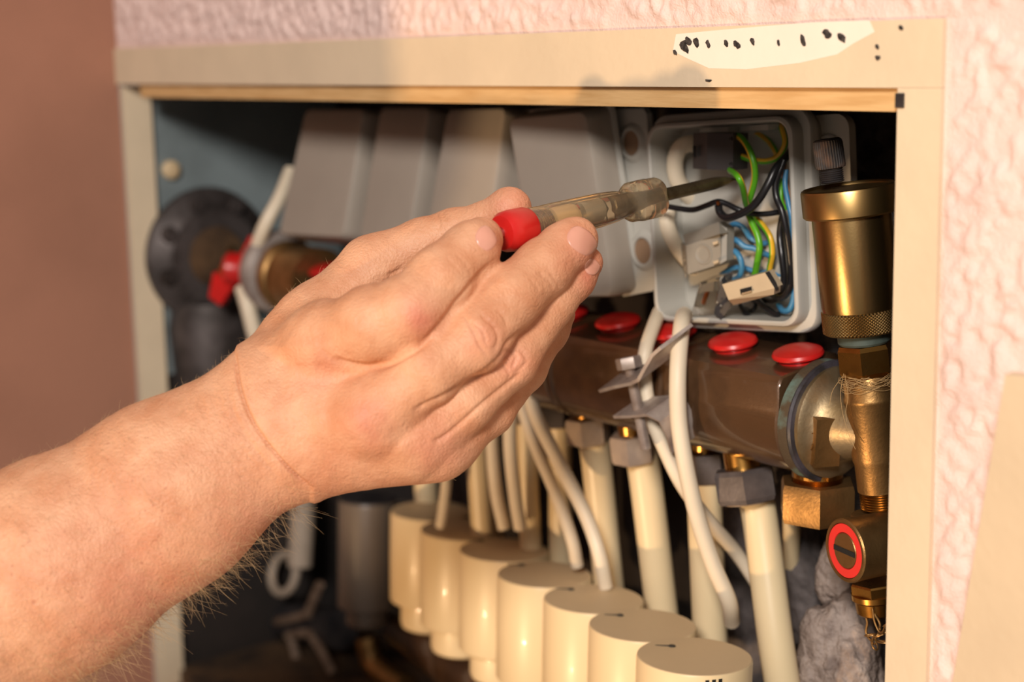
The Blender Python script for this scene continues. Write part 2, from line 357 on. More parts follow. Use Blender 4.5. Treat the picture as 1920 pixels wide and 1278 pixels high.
def slab_pts(px, Yc, tilt, yaw=0.0):        # pixel corners met with a tilted plane through their centre at depth Yc
    cx = sum(p[0] for p in px) / len(px); cy = sum(p[1] for p in px) / len(px); c = P(cx, cy, Yc)
    n = Vector((math.sin(yaw), -math.cos(tilt) * math.cos(yaw), math.sin(tilt)))
    out = []
    for x, y in px:
        d = Vector(ray(x, y)); k = (c - Vector(C)).dot(n) / d.dot(n); out.append(Vector(C) + d * k)
    return out, n
def jbox_closed(px, Yc, tilt, yaw, label, depth=0.05, lid=0.026, ears=(), group='grey junction boxes'):
    q, n = slab_pts(px, Yc, tilt, yaw); c = sum(q, Vector()) / 4
    t = thing('junction_box', label, 'junction box', c, group)
    ex = (q[1] - q[0] + q[2] - q[3]) / 2; ez = (q[0] - q[3] + q[1] - q[2]) / 2; W = ex.length; H = ez.length; ex.normalize(); ez.normalize()
    def T(u, y, v): # bilinear on the measured face, u, v in metres about the centre
        a = u / W + .5; bb = v / H + .5
        return (q[3] * (1 - a) + q[2] * a) * (1 - bb) + (q[0] * (1 - a) + q[1] * a) * bb - n * y
    b = NB(); seq = []
    for dw, r, y in ((-.003, .004, 0), (-.0012, .0048, .0004), (-.0002, .0055, .0018), (.0006, .006, lid * .5), (.001, .006, lid), (-.001, .006, lid + .0002)):
        seq.append([T(x, y, z) for x, z in rrect(W + 2 * dw, H + 2 * dw, r)])
    loft(b, seq); part('lid', b, 'greyplastic2', t, ang=40)
    b = NB(); seq = []
    for dw, y in ((.0, lid + .0004), (.0018, lid + .0006), (.0022, depth - .002), (.001, depth), (-.012, depth + .0004), (-.014, depth + .02)):
        seq.append([T(x, y, z) for x, z in rrect(W + 2 * dw, H + 2 * dw, .005)])
    loft(b, seq); part('housing', b, 'greyplastic', t, ang=40)
    return t
jbox_closed([(950, 221), (1098, 206), (1152, 558), (1004, 560)], 0.040, -0.10, 0.10, 'closed light grey junction box just left of the open one, behind the screwdriver', 0.021, 0.016)
jbox_closed([(838, 203), (950, 200), (914, 452), (795, 447)], 0.052, 0.20, 0.05, 'closed grey junction box behind the thumb tip, third from the right', 0.026, 0.018)
jbox_closed([(712, 200), (808, 200), (766, 450), (672, 447)], 0.058, 0.20, 0.05, 'closed grey junction box second from the left in the row', 0.026, 0.018)
jbox_closed([(572, 203), (684, 203), (644, 447), (520, 440)], 0.055, 0.20, 0.05, 'closed grey junction box at the left end of the row, above the metal ring', 0.026, 0.018)
# mounting flange of the closed box beside the open one
flt = [o for o in bpy.data.objects if o.get('label', '').startswith('closed light grey')][0]
b = NB(); prism(b, [P(x, y, .064) for x, y in ((1120, 206), (1206, 203), (1212, 213), (1220, 330), (1230, 530), (1224, 545), (1168, 556))], (0, .004, 0)); part('mounting_flange', b, 'greyplastic', flt, bevel=.0012)
for px, py, r in ((1186, 268, 25), (1208, 470, 26)):
    p0 = P(px, py, 0.064); rr = r * mpx(p0)
    b = NB(); lathe(b, p0 + Vector((0, -.002, 0)), (0, 1, 0), [(rr * .95, .003), (rr * .95, .0003), (rr * 1.1, 0), (rr * 1.35, .0008), (rr * 1.5, .0021)], 30, cap=False); part('screw_boss', b, 'greyplastic', flt)
    b = NB(); lathe(b, p0 + Vector((0, -.0004, 0)), (0, 1, 0), [(rr * .95, 0), (rr * .95, .002)], 26); part('knockout', b, 'brownplug', flt)
    if py > 400: continue

# ------------------------------------------------------------------ brass air vent on the right
VA = P(1590, 345, .050); VB = P(1637, 800, .060); VU = (VA - VB).normalized(); VK = (VA - VB).length / 455.0
def on(py): return VB + VU * (800 - py) * VK     # point of the leaning vertical axis level with pixel row py
vent = thing('air_vent', 'tall satin brass automatic air vent with black cap at the right end', 'air vent', on(618))
hh = lambda y0, y1: (y1 - y0) * VK
b = NB(); lathe(b, on(400), VU, [(.0172, -.0004), (.0203, 0), (.0210, .0008), (.0210, .0112), (.0206, .0122), (.0198, .0126), (.0194, .0122), (.0190, .0112), (.006, .0114), (.0055, .0114)], 56); part('collar', b, 'brasscap', vent)
b = NB(); lathe(b, on(574), VU, [(.0170, 0), (.0173, .002), (.0174, hh(398, 574) * .95), (.0172, hh(398, 574))], 56); part('body', b, 'brass', vent)
# knurled ring: diamond relief
bm = NB(); NR, NH = 132, 16; ringH = hh(573, 617); a_, b_, n_ = frame(VU); rows = []
for j in range(NH + 1):
    row = []
    for k in range(NR):
        kk = 1 if (k + j) % 2 == 0 else 0; ed = j in (0, NH)
        rr = .0172 + (.00045 if kk and not ed else 0) - (.0006 if ed else 0)
        an = 2 * math.pi * k / NR; row.append(bm.verts.new(on(617) + n_ * (ringH * j / NH) + (a_ * math.cos(an) + b_ * math.sin(an)) * rr))
    rows.append(row)
for j in range(NH):
    for k in range(NR):
        q4 = [rows[j][k], rows[j][(k + 1) % NR], rows[j + 1][(k + 1) % NR], rows[j + 1][k]]
        if (k + j) % 2 == 0: bm.faces.new((q4[0], q4[1], q4[2])); bm.faces.new((q4[0], q4[2], q4[3]))
        else: bm.faces.new((q4[0], q4[1], q4[3])); bm.faces.new((q4[1], q4[2], q4[3]))
bm.faces.new(rows[0][::-1]); bm.faces.new(rows[-1])
part('knurled_ring', bm, 'brass', vent, ang=8)
b = NB(); lathe(b, on(640), VU, [(.0108, 0), (.0116, .001), (.0116, .0045), (.0105, .006), (.0105, hh(610, 640))], 40); part('neck', b, 'tarnish', vent, label='green tarnished neck')
b = NB(); hexa(b, on(699), VU, .0128, hh(641, 699), 0.55, .07); part('hex_nut', b, 'brassbright', vent, ang=20, bevel=.0004)
# black cap and threaded stem
sb = on(338) + Vector((-.0052, -.004, 0)); su = (VU + Vector((-.04, 0, 0))).normalized()
b = NB(); pr = []
for k in range(9): pr += [(.0046, k * .0009), (.0053, k * .0009 + .00045)]
lathe(b, sb - su * .001, su, pr, 28); part('valve_stem', b, 'black', vent, ang=10)
bm = NB(); a_, b_, n_ = frame(su); rows = []; co = sb + su * .0052
prof = [(.0050, 0, 0), (.0064, 0.0003, 0), (.0067, .0012, 1), (.0066, .0110, 1), (.0062, .0124, .3), (.0052, .0131, 0), (.0010, .0133, 0)]
NS = 96
for r, h, kn in prof:
    rows.append([bm.verts.new(co + n_ * h + (a_ * math.cos(2 * math.pi * k / NS) + b_ * math.sin(2 * math.pi * k / NS)) * (r - (.00042 * kn if k % 3 == 0 else 0))) for k in range(NS)])
for j in range(len(rows) - 1):
    for k in range(NS): bm.faces.new((rows[j][k], rows[j][(k + 1) % NS], rows[j + 1][(k + 1) % NS], rows[j + 1][k]))
bm.faces.new(rows[0][::-1]); bm.faces.new(rows[-1]); part('valve_cap', bm, 'blackcap', vent, ang=25)

# ------------------------------------------------------------------ manifold bar
BY, BZ, BR = .062, .8300, .0268
man = thing('supply_manifold', 'long brown heating manifold bar with a row of red caps', 'manifold', (-0.72, BY, BZ - BR))
TC, TS = math.cos(.17), math.sin(.17)
UPM = Vector((0, -TS, TC))
def barsec(X, s=1.0):
    pts = []
    for a in list(np.linspace(-205, 25, 25)):
        y, z = math.cos(math.radians(a)) * BR * s, math.sin(math.radians(a)) * BR * s
        pts.append((X, BY + y, BZ + z))
    pts += [(X, BY + .0215 * s, BZ + .0235 * s), (X, BY + .0190 * s, BZ + .0262 * s), (X, BY - .0190 * s, BZ + .0262 * s), (X, BY - .0222 * s, BZ + .0225 * s)]
    pts = [(x, BY + (y - BY) * TC - (z - BZ) * TS, BZ + (z - BZ) * TC + (y - BY) * TS) for x, y, z in pts]
    return pts
mods = [(-.5085, -.5905), (-.5935, -.677), (-.680, -.7635), (-.7665, -.850), (-.853, -.935)]
for i, (xa, xb) in enumerate(mods):
    b = NB(); loft(b, [barsec(xa, .97), barsec(xa - .001), barsec(xb + .006), barsec(xb + .005, .965), barsec(xb + .003, .965), barsec(xb + .002, 1.02), barsec(xb, 1.02), barsec(xb - .0005, .94)])
    part('bar_section', b, 'bronze', man, ang=38)
b = NB(); lathe(b, (-.505, BY, BZ), (-1, 0, 0), [(.012, 0), (.012, .44)], 24); part('inner_tube', b, 'bronze', man)
capx = [(1495, 662), (1370, 632), (1258, 605), (1160, 583), (1068, 562), (985, 545), (905, 525), (830, 505), (765, 490), (700, 478), (637, 466)]
for i, (px, py) in enumerate(capx):
    X = -.5189 - i * .0430; p0 = Vector((X, BY, BZ)) + UPM * .0262 + Vector((0, TC, TS)) * .0035
    b = NB(); lathe(b, p0, UPM, [(.0098, 0), (.0100, .0022), (.0122, .0024), (.0123, .0032), (.0116, .0046), (.0085, .0060), (.004, .0066), (.0006, .0067)], 36); part('cap', b, 'redcap', man)
# verdigris end, black seal, cast brass boss
b = NB(); lathe(b, (-.5105, BY, BZ), (1, 0, 0), [(.0268, .003), (.0286, .0045), (.0286, .008), (.0278, .0098)], 48); part('end_collar', b, 'verdigris', man, label='verdigris stained end collar')
b = NB(); lathe(b, (-.5010, BY, BZ), (1, 0, 0), [(.0262, 0), (.0284, .0004), (.0290, .0016), (.0284, .0028), (.0262, .0032)], 48); part('seal_ring', b, 'rubber', man)

# ------------------------------------------------------------------ tee fitting, drain valve
tee = thing('tee_fitting', 'cast brass tee joining the manifold end to the air vent', 'fitting', on(930))
b = NB(); lathe(b, (-.4985, BY, BZ), (1, 0, 0), [(.0238, 0), (.0262, .0006), (.0262, .0026), (.0240, .0042), (.0215, .0050), (.0175, .0090), (.0145, .016), (.0125, .026)], 48); part('flange', b, 'flange', tee)
b = NB(); lathe(b, on(926), VU, [(.0085, 0), (.0098, .0012), (.0100, hh(868, 926)), (.0106, hh(862, 926)), (.0106, hh(858, 926)), (.0109, hh(850, 926)), (.0112, hh(752, 926)), (.0118, hh(748, 926)), (.0118, hh(742, 926)), (.0112, hh(737, 926)), (.0114, hh(716, 926)), (.0104, hh(704, 926)), (.010, hh(698, 926))], 44); part('body', b, 'brassold', tee)
b = NB(); c0 = Vector((-.4915, BY - .0135, BZ - .005)); mx = Matrix.Translation(c0) @ Matrix.Rotation(-.45, 4, 'Z') @ Matrix.Rotation(.12, 4, 'Y')
box(b, (-.0055, -.006, -.0115), (.0055, .006, .0115), mx); pad = part('wrench_flat', b, 'brassold', tee, bevel=.0012)
b = NB(); prev = [mx @ Vector((.0028 * math.cos(a), -.0062, .0045 * math.sin(a))) for a in np.linspace(.9, 6.0, 22)]
tube(b, prev, .00055, 6, 1, smooth=False); tube(b, [mx @ Vector((.0012 * math.cos(a), -.0062, .002 * math.sin(a))) for a in np.linspace(0, 6.2, 14)], .0005, 6, 1, smooth=False); part('cast_mark', b, 'brassold', pad)
b = NB(); pr = []
L = hh(922, 956)
for k in range(7): pr += [(.0086, L * k / 7), (.0093, L * (k + .5) / 7)]
lathe(b, on(956), VU, pr, 32); part('thread', b, 'brassbright', tee, ang=10)
# hemp sealing fibres round the joint
b = NB()
for k in range(46):
    a0 = random.uniform(2.2, 5.6); h0 = random.uniform(-.0022, .0028); ln = random.uniform(.5, 1.7); pts = []
    a2, b2, n2 = frame(VU); wob = random.uniform(0, 6)
    for j in range(6):
        an = a0 + ln * j / 5; rr = .0119 + .0009 * abs(math.sin(j * 1.3 + wob)) + random.uniform(0, .0006)
        pts.append(on(710) + n2 * (h0 + .0014 * math.sin(j * .9 + wob)) + (a2 * math.cos(an) + b2 * math.sin(an)) * rr)
    tube(b, pts, .00011, 4, 3)
for pts in ([(1582, 700), (1576, 735), (1580, 775), (1592, 815), (1604, 842)], [(1584, 702), (1590, 740), (1586, 770), (1588, 790)], [(1580, 705), (1570, 718), (1560, 735), (1555, 760)]):
    tube(b, [P(x, y, .0445 if x > 1575 else .040) for x, y in pts], .00013, 4, 5)
part('hemp_fibre', b, 'hemp', tee, kind='stuff', label='loose hemp fibres wound round the joint')

dv = thing('drain_valve', 'small brass drain valve with a red ring and slotted plug', 'valve', P(1635, 1150, .06))
DO = P(1585, 1032, .036); DA = Vector((-.21, -.97, -.02)).normalized()
b = NB(); lathe(b, DO - DA * .045, DA, [(.0105, 0), (.0130, .004), (.0139, .010), (.0142, .040), (.0145, .0425), (.0145, .0448), (.0139, .0455), (.0126, .0455), (.0124, .0440)], 48); part('body', b, 'brassold', dv)
b = NB(); lathe(b, DO, DA, [(.0082, -.0012), (.0084, .0002), (.0122, .0002), (.0124, -.0012)], 48, cap=False); part('indicator_ring', b, 'redmatt', dv, label='bright red ring')
b = NB(); lathe(b, DO, DA, [(.0083, -.002), (.0082, -.0002), (.0078, .0004), (.0012, .0006)], 40); pg = part('plug', b, 'brassold', dv)
b = NB(); a2, b2, n2 = frame(DA); mx = Matrix.Translation(DO + DA * .0004) @ Matrix((list(a2) + [0], list(b2) + [0], list(n2) + [0], [0, 0, 0, 1])).transposed()
box(b, (-.0075, -.0011, -.0006), (.0075, .0011, .0005), mx); part('slot', b, 'slot', pg)
b = NB(); lathe(b, P(1634, 965, .060), VU, [(.0105, -.012), (.0118, -.006), (.0095, -.001), (.0088, .001)], 36); part('neck', b, 'brassold', dv)
b = NB(); hexa(b, P(1645, 1112, .060), VU, .0118, .0062, .5, .05); part('hex_nut', b, 'brassbright', dv, ang=20, bevel=.0004)
b = NB(); lathe(b, P(1646, 1148, .060), VU, [(.0085, 0), (.0095, .001), (.0100, .0065), (.0112, .0075), (.0112, .010)], 32); part('outlet', b, 'brassbright', dv)
# clip wire and ball chain under the valve
b = NB()
tube(b, [P(x, y, .052) for x, y in ((1618, 1140), (1626, 1165), (1624, 1185), (1634, 1200), (1646, 1190), (1650, 1170), (1640, 1150))], .0006, 6, 6)
tube(b, [P(x, y, .050) for x, y in ((1636, 1140), (1640, 1165), (1650, 1185), (1660, 1180))], .0005, 6, 6)
part('wire_clip', b, 'brassold', dv)
chain = thing('chain', 'short brass chain dangling below the drain valve', 'chain', P(1645, 1215, .05))
for px, py, an in ((1632, 1190, .3), (1640, 1198, 1.4), (1650, 1190, .5), (1660, 1180, 1.2), (1640, 1208, 2.2), (1655, 1203, .1), (1664, 1168, .8)):
    c0 = P(px, py, .049); b = NB(); d1 = Vector((math.cos(an), .3 * math.sin(an * 3), math.sin(an))).normalized(); a2, b2, n2 = frame(d1)
    pts = [c0 + d1 * (.0026 * math.cos(t)) + a2 * (.0014 * math.sin(t)) for t in np.linspace(0, 2 * math.pi, 17)]
    tube(b, pts, .00042, 6, 1, smooth=False); part('link', b, 'brassold', chain)

# big union nut under the bar
un = thing('union_nut', 'large brass hexagon union nut under the right end of the manifold', 'nut', P(1532, 985, .062))
b = NB(); hexa(b, P(1532, 972, .062), (0, 0, 1), .0190, .0185, .80, .04); part('nut', b, 'brassold', un, ang=20, bevel=.0006)
b = NB(); pr = []
for k in range(5): pr += [(.0112, .0008 * k), (.0120, .0008 * k + .0004)]
lathe(b, P(1532, 905, .062), (0, 0, 1), pr + [(.0115, .012)], 32); part('thread', b, 'brassbright', un, ang=10)
b = NB(); tube(b, [P(1484, 960, .10), P(1484, 1010, .105), P(1482, 1075, .115)], .0045, 14, 6); part('pipe', b, 'pipe', un)

# ------------------------------------------------------------------ cream pipes with nuts
def pipe(nx, ny, nh, nw, pts, pw, Y, label, start=.3, nutm='nut', mixy=.85):
    nc = P(nx, ny, Y); k = mpx(nc)
    ps = [PXp(x, y, nc.x - .001) * mixy + P(x, y, Y) * (1 - mixy) for x, y in pts]; ps[:2] = [PXp(x, y, nc.x - .001) for x, y in pts[:2]]; ax = (ps[0] - ps[-1]).normalized(); ps[0] = (nc + ps[0]) / 2
    t = thing('heating_pipe', label, 'pipe', ps[-1], 'cream pipes under the manifold')
    b = NB(); tube(b, ps, pw * k / 2, 22, 8); part('pipe', b, 'pipe', t)
    hgt = nh * k; nb = nc - ax * hgt / 2
    b = NB(); hexa(b, nb, ax, nw * k / 2 * 1.10, hgt, start, .06); part('nut', b, nutm, t, ang=20, bevel=.0007)
    b = NB(); lathe(b, nb - ax * hgt * .06, ax, [(nw * k * .38, 0), (nw * k * .40, hgt * .08)], 28); part('washer', b, 'nut', t)
    b = NB(); lathe(b, nb + ax * hgt * .98, ax, [(nw * k * .30, 0), (nw * k * .30, hgt * .75), (nw * k * .36, hgt * .8), (nw * k * .36, hgt * 1.1)], 28); part('connector', b, 'brassbright', t)
    return t
pipe(1398, 908, 62, 112, [(1413, 930), (1422, 955), (1453, 1190), (1468, 1290)], 68, .060, 'cream pipe with the large nickel nut, nearest the tee, first from the right', .75, 'nut_shaded', .25)
pipe(1322, 872, 56, 82, [(1318, 890), (1320, 910), (1331, 1180), (1336, 1290)], 66, .078, 'cream pipe behind two crossing white cables, second from the right', .45, 'nut_shaded')
pipe(1187, 838, 52, 80, [(1204, 858), (1208, 880), (1240, 1140), (1250, 1230)], 63, .062, 'cream pipe under the zinc bracket screw', .62)
pipe(1102, 805, 48, 76, [(1112, 825), (1116, 845), (1141, 1090), (1150, 1180)], 58, .064, 'cream pipe left of the zinc bracket, nut lit flat', .60)
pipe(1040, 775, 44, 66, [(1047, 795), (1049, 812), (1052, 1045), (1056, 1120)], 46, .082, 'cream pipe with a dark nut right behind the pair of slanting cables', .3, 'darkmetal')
pipe(981, 770, 40, 58, [(982, 785), (985, 800), (994, 1000), (998, 1060)], 42, .070, 'cream pipe left of the slanting cables, just right of the hand edge', .6)
pipe(890, 765, 40, 56, [(892, 790), (895, 830), (905, 975), (910, 1040)], 46, .068, 'cream pipe emerging below the little finger side of the hand', .6)
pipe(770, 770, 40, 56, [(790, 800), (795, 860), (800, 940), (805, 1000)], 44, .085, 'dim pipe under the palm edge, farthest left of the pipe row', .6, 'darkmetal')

# ------------------------------------------------------------------ white cables
def cable(pts, wpx, label, grp='white cables below the junction boxes', m='cable', seg=14):
    ps = [P(x, y, Y) for x, y, Y in pts]; k = sum(mpx(p) for p in ps) / len(ps)
    b = NB(); tube(b, ps, wpx * k / 2, seg, 10); return single('cable', b, m, label, 'cable', grp)
cable([(1283, 590, .058), (1278, 612, .040), (1271, 700, .028), (1273, 790, .026), (1287, 880, .028), (1308, 970, .034), (1338, 1060, .042), (1366, 1125, .050), (1372, 1165, .062)], 32, 'white cable dropping straight from the open box and bending right to its end')
cable([(1236, 585, .060), (1226, 610, .045), (1211, 655, .032), (1208, 700, .030), (1220, 775, .030), (1245, 840, .034), (1280, 910, .040), (1328, 975, .056), (1380, 1035, .082), (1430, 1110, .095)], 27, 'white cable clamped behind the zinc bracket screw and running down right')
cable([(975, 650, .05), (983, 700, .046), (1003, 775, .042), (1050, 870, .044), (1098, 965, .046), (1124, 1040, .046), (1136, 1100, .05)], 27, 'right one of the two white cables slanting down from the hand')
cable([(960, 670, .055), (970, 730, .050), (1000, 825, .050), (1040, 920, .050), (1072, 1010, .052), (1082, 1060, .056)], 24, 'left one of the two white cables slanting down from the hand')
cable([(925, 760, .05), (922, 830, .05), (930, 920, .052), (945, 990, .056)], 24, 'thin white cable hanging close to the hand edge')
cable([(958, 740, .052), (956, 830, .052), (966, 930, .056), (976, 990, .06)], 26, 'white cable hanging straight beside the slanting pair')
cable([(838, 860, .045), (836, 910, .046), (830, 960, .05), (826, 985, .052)], 20, 'short white cable below the palm ending on an actuator lid')

# ------------------------------------------------------------------ zinc bracket with screw
br = thing('pipe_bracket', 'bent zinc bracket with a hex screw clamped over a white cable', 'bracket', P(1200, 850, .022))
def ribbon(pts, hw, th):
    bm = NB(); ps = [P(x, y, Y) for x, y, Y in pts]; hw = Vector(hw); rs = []
    for i, p in enumerate(ps):
        t = (ps[min(i + 1, len(ps) - 1)] - ps[max(i - 1, 0)]).normalized(); n = t.cross(hw).normalized() * th
        rs.append([bm.verts.new(p - hw + n), bm.verts.new(p + hw + n), bm.verts.new(p + hw - n), bm.verts.new(p - hw - n)])
    for i in range(len(rs) - 1):
        for k in range(4): bm.faces.new((rs[i][k], rs[i][(k + 1) % 4], rs[i + 1][(k + 1) % 4], rs[i + 1][k]))
    bm.faces.new(rs[0][::-1]); bm.faces.new(rs[-1]); return bm
part('upper_plate', ribbon([(1152, 712, .020), (1180, 704, .021), (1212, 697, .022), (1226, 690, .0222), (1238, 668, .023), (1252, 644, .024), (1268, 630, .026)], (.0020, .0085, .0050), .0009), 'zinc', br, bevel=.0003)
part('lower_plate', ribbon([(1176, 764, .022), (1205, 763, .023), (1238, 760, .024), (1262, 772, .026), (1276, 800, .030), (1284, 830, .036)], (.0018, .0075, .0040), .0008), 'zinc', br, bevel=.0003)
sa = P(1181, 690, .0205); sz = P(1211, 842, .0225); sx = (sa - sz).normalized()
b = NB(); pr = []; Ls = (sa - sz).length; nth = 46
for k in range(nth): pr += [(.0024, Ls * k / nth), (.0028, Ls * (k + .5) / nth)]
lathe(b, sz, sx, [(.0018, -.0006)] + pr, 18); scw = part('screw', b, 'zinc', br, ang=10)
b = NB(); hexa(b, sa - sx * .0002, sx, .0064, .0058, .25, .05); part('screw_head', b, 'zinc', scw, ang=20, bevel=.0004)

# ------------------------------------------------------------------ actuators
acts = [(1302, 1229, 218), (1205, 1171, 203), (1113, 1122, 189), (1021, 1076, 178), (945, 1030, 168), (868, 992, 160), (808, 957, 152)]
alab = ['cream actuator with three dark slots, nearest, at the bottom right of the row', 'cream actuator second from the slotted front one', 'cream actuator third from the front, a cable ending at its lid', 'cream actuator in the middle of the row',
        'cream actuator fifth from the front, beneath a white cable', 'cream actuator sixth from the front with its collar showing', 'cream actuator at the far end of the lit row, collar showing below']
AXA = Vector((0.0, 0.05, 1)).normalized()
for i, (px, py, wp) in enumerate(acts):
    Y = .010 + i * .0118; c0 = P(px, py, Y); k = mpx(c0); r = wp * k / 2
    t = thing('actuator', alab[i], 'actuator', c0 - AXA * .075, 'cream thermal actuators in a row')
    b = NB(); lathe(b, c0 - AXA * .060, AXA, [(r * .80, -.0005), (r * .965, 0), (r * .985, .001), (r, .030), (r, .0585), (r * .985, .0598)], 64); part('body', b, 'actuator', t)
    b = NB(); lathe(b, c0 - AXA * .0004, AXA, [(r * .986, -.001), (r * .982, .0002), (r * .97, .0005), (r * .3, .0006)], 64); lid = part('lid', b, 'actuator_top', t)
    b = NB(); lathe(b, c0 - AXA * .078, AXA, [(r * .55, -.002), (r * .68, 0), (r * .72, .003), (r * .72, .0165), (r * .66, .0178)], 48); part('collar', b, 'actuator', t)
    # vent slots on the right flank and the small mark on the lid
    a2 = Vector((1, 0, 0)); c2 = Vector((0, -1, 0))
    for s in range(3):
        an = math.radians(-18 + s * -6.6); dr = (a2 * math.cos(an) + c2 * math.sin(-an)).normalized()
        tg = Vector((-dr.y, dr.x, 0)); ctr = c0 + dr * (r - .0006) - AXA * .0065
        b = NB(); prism(b, [ctr - tg * .0009 + AXA * .0052, ctr + tg * .0009 + AXA * .0052, ctr + tg * .0009 - AXA * .006, ctr - tg * .0009 - AXA * .006], dr * .0008); part('vent_slot', b, 'slot', t)
    dm = c0 + AXA * .0004
    b = NB(); q0 = P(px - 42, py + 18, Y); q0.z = dm.z
    lathe(b, Vector((q0.x, q0.y, dm.z)), AXA, [(.0019, 0), (.0016, .0004), (.0006, .0004), (.0004, 0)], 16); tube(b, [Vector((q0.x, q0.y, dm.z + .0002)), Vector((q0.x - .006, q0.y - .0055, dm.z - .0001))], .00035, 5, 3); part('lid_mark', b, 'print', lid)
# the dim one, with the shadow of the arm put into its colour
c0 = P(690, 935, .088); r = 112 * mpx(c0) / 2
t = thing('actuator', 'actuator coloured dark for the arm shadow, left of the cream row', 'actuator', c0 - AXA * .085)
b = NB(); lathe(b, c0 - AXA * .078, AXA, [(r * .9, 0), (r, .001), (r, .076), (r * .97, .078)], 48); part('body', b, 'act_shaded', t)
b = NB(); lathe(b, c0 - AXA * .0004, AXA, [(r * .96, 0), (r * .95, .0016)], 40); part('lid', b, 'black', t)
b = NB(); lathe(b, c0 - AXA * .092, AXA, [(r * .6, 0), (r * .72, .002), (r * .72, .0145)], 40); part('collar', b, 'act_shaded', t)
# return manifold below the actuators
rm = thing('return_manifold', 'dim brown return manifold under the actuators', 'manifold', (-.75, .06, .60))
for xa, xb in ((-.50, -.59), (-.593, -.68), (-.683, -.77), (-.773, -.86), (-.863, -.95)):
    b = NB(); ya = .02 + (-.50 - xa) * .2; yb = .02 + (-.50 - xb) * .2; dirv = Vector((xb - xa, yb - ya, 0)); ln = dirv.length
    lathe(b, (xa, ya + .012, .598), dirv, [(.022, 0), (.0245, .001), (.0245, ln - .004), (.0225, ln)], 30); part('bar_section', b, 'bronze', rm)

# ------------------------------------------------------------------ wires and terminals inside the open box
def wire(pts, wpx, m, label, grp=None, twist=0, tw0=0.0, seg=12):
    ps = [P(x, y, Y) for x, y, Y in pts]; k = sum(mpx(p) for p in ps) / len(ps)
    b = NB(); uvl = b.loops.layers.uv.new('UVMap'); tube(b, ps, wpx * k / 2, seg, 10, twist, uvl, tw0=tw0)
    return single('wire', b, m, label, 'wire', grp or 'wires in the open box')
wire([(1372, 258, .066), (1386, 256, .062), (1402, 275, .060), (1413, 305, .060), (1415, 335, .062), (1408, 365, .064), (1401, 390, .066), (1409, 415, .066), (1420, 440, .066), (1424, 465, .066), (1419, 495, .068), (1412, 530, .070)], 13, 'w_earth', 'green yellow wire looping out of the top of the black terminal', twist=1.2, tw0=3.4)
wire([(1370, 285, .068), (1388, 292, .066), (1412, 300, .068), (1438, 302, .070), (1460, 292, .073), (1472, 268, .075), (1466, 240, .078), (1463, 228, .084)], 12, 'w_earth', 'green yellow wire curling up to the top right corner of the box', twist=1.8, tw0=1.6)
wire([(1369, 319, .056), (1384, 332, .046), (1393, 352, .050), (1400, 385, .062), (1412, 402, .071), (1428, 420, .072), (1444, 445, .072), (1448, 475, .073), (1443, 505, .074), (1446, 530, .074), (1455, 552, .075)], 12, 'w_earth', 'green yellow wire leaving the bottom of the black terminal and running to the beige one', twist=1.4, tw0=.4)
wire([(1392, 256, .085), (1418, 250, .084), (1438, 262, .083), (1452, 280, .080), (1458, 298, .082), (1462, 330, .088), (1465, 372, .088), (1462, 405, .090)], 11, 'w_earth', 'green yellow wire arching behind the others at the top', twist=1.0, tw0=2.6)
wire([(1405, 262, .093), (1440, 262, .092), (1470, 258, .090)], 9, 'w_brown', 'orange brown wire crossing behind the arching green one')
wire([(1490, 272, .080), (1476, 292, .070), (1455, 315, .062), (1440, 345, .058), (1424, 372, .056), (1405, 392, .055), (1380, 404, .054), (1362, 408, .054), (1350, 398, .054), (1347, 385, .053)], 15, 'w_black', 'thick black wire ending in a bare copper hook end')
cw = P(1347, 383, .0526); b = NB(); lathe(b, cw, (P(1347, 380, .052) - P(1350, 398, .054)), [(.0009, 0), (.0009, .0016), (.0006, .0018)], 12)
o = single('copper_end', b, 'copper', 'bare copper strand end of the hooked black wire', 'wire end')
wire([(1222, 384, .046), (1245, 386, .048), (1275, 391, .050), (1300, 393, .052), (1325, 385, .054), (1345, 378, .056), (1362, 382, .058), (1385, 393, .060), (1408, 400, .064), (1435, 401, .070), (1470, 396, .078)], 11, 'w_black', 'black wire reaching left out of the box under the screwdriver shaft', twist=0)
wire([(1470, 300, .066), (1462, 320, .064), (1454, 345, .063), (1456, 370, .063), (1466, 395, .063), (1474, 430, .064), (1480, 470, .066), (1483, 510, .068), (1478, 545, .070), (1462, 558, .072), (1440, 545, .076)], 13, 'w_black', 'black wire running down the right side of the box, front one of two')
wire([(1468, 400, .072), (1462, 440, .072), (1466, 480, .071), (1470, 520, .072), (1466, 545, .074), (1450, 562, .077), (1425, 560, .080)], 13, 'w_black', 'black wire running down beside it, curving under the beige terminal')
wire([(1474, 318, .070), (1472, 345, .069), (1478, 380, .068), (1484, 410, .068), (1487, 450, .070), (1489, 490, .073)], 10, 'w_blue', 'blue wire pressed along the right box wall')
wire([(1471, 300, .073), (1470, 330, .072), (1478, 360, .071), (1484, 400, .073), (1488, 440, .076)], 9, 'w_brown', 'brown wire down the right box wall')
wire([(1466, 335, .072), (1464, 360, .070), (1466, 380, .070), (1474, 392, .072)], 9, 'w_earth', 'short green piece of wire by the right box wall', tw0=0)
wire([(1362, 428, .070), (1378, 420, .070), (1395, 428, .072), (1408, 446, .075), (1430, 456, .078), (1445, 452, .084)], 11, 'w_blue', 'dark blue wire from the top of the grey terminal')
wire([(1362, 448, .068), (1380, 450, .069), (1397, 462, .071), (1415, 466, .074), (1435, 476, .077), (1452, 482, .082)], 11, 'w_blue', 'blue wire from the middle of the grey terminal')
wire([(1364, 470, .067), (1378, 471, .067), (1388, 484, .067), (1391, 502, .068), (1386, 518, .070), (1376, 524, .074)], 11, 'w_blue', 'blue wire looping down from the grey terminal')
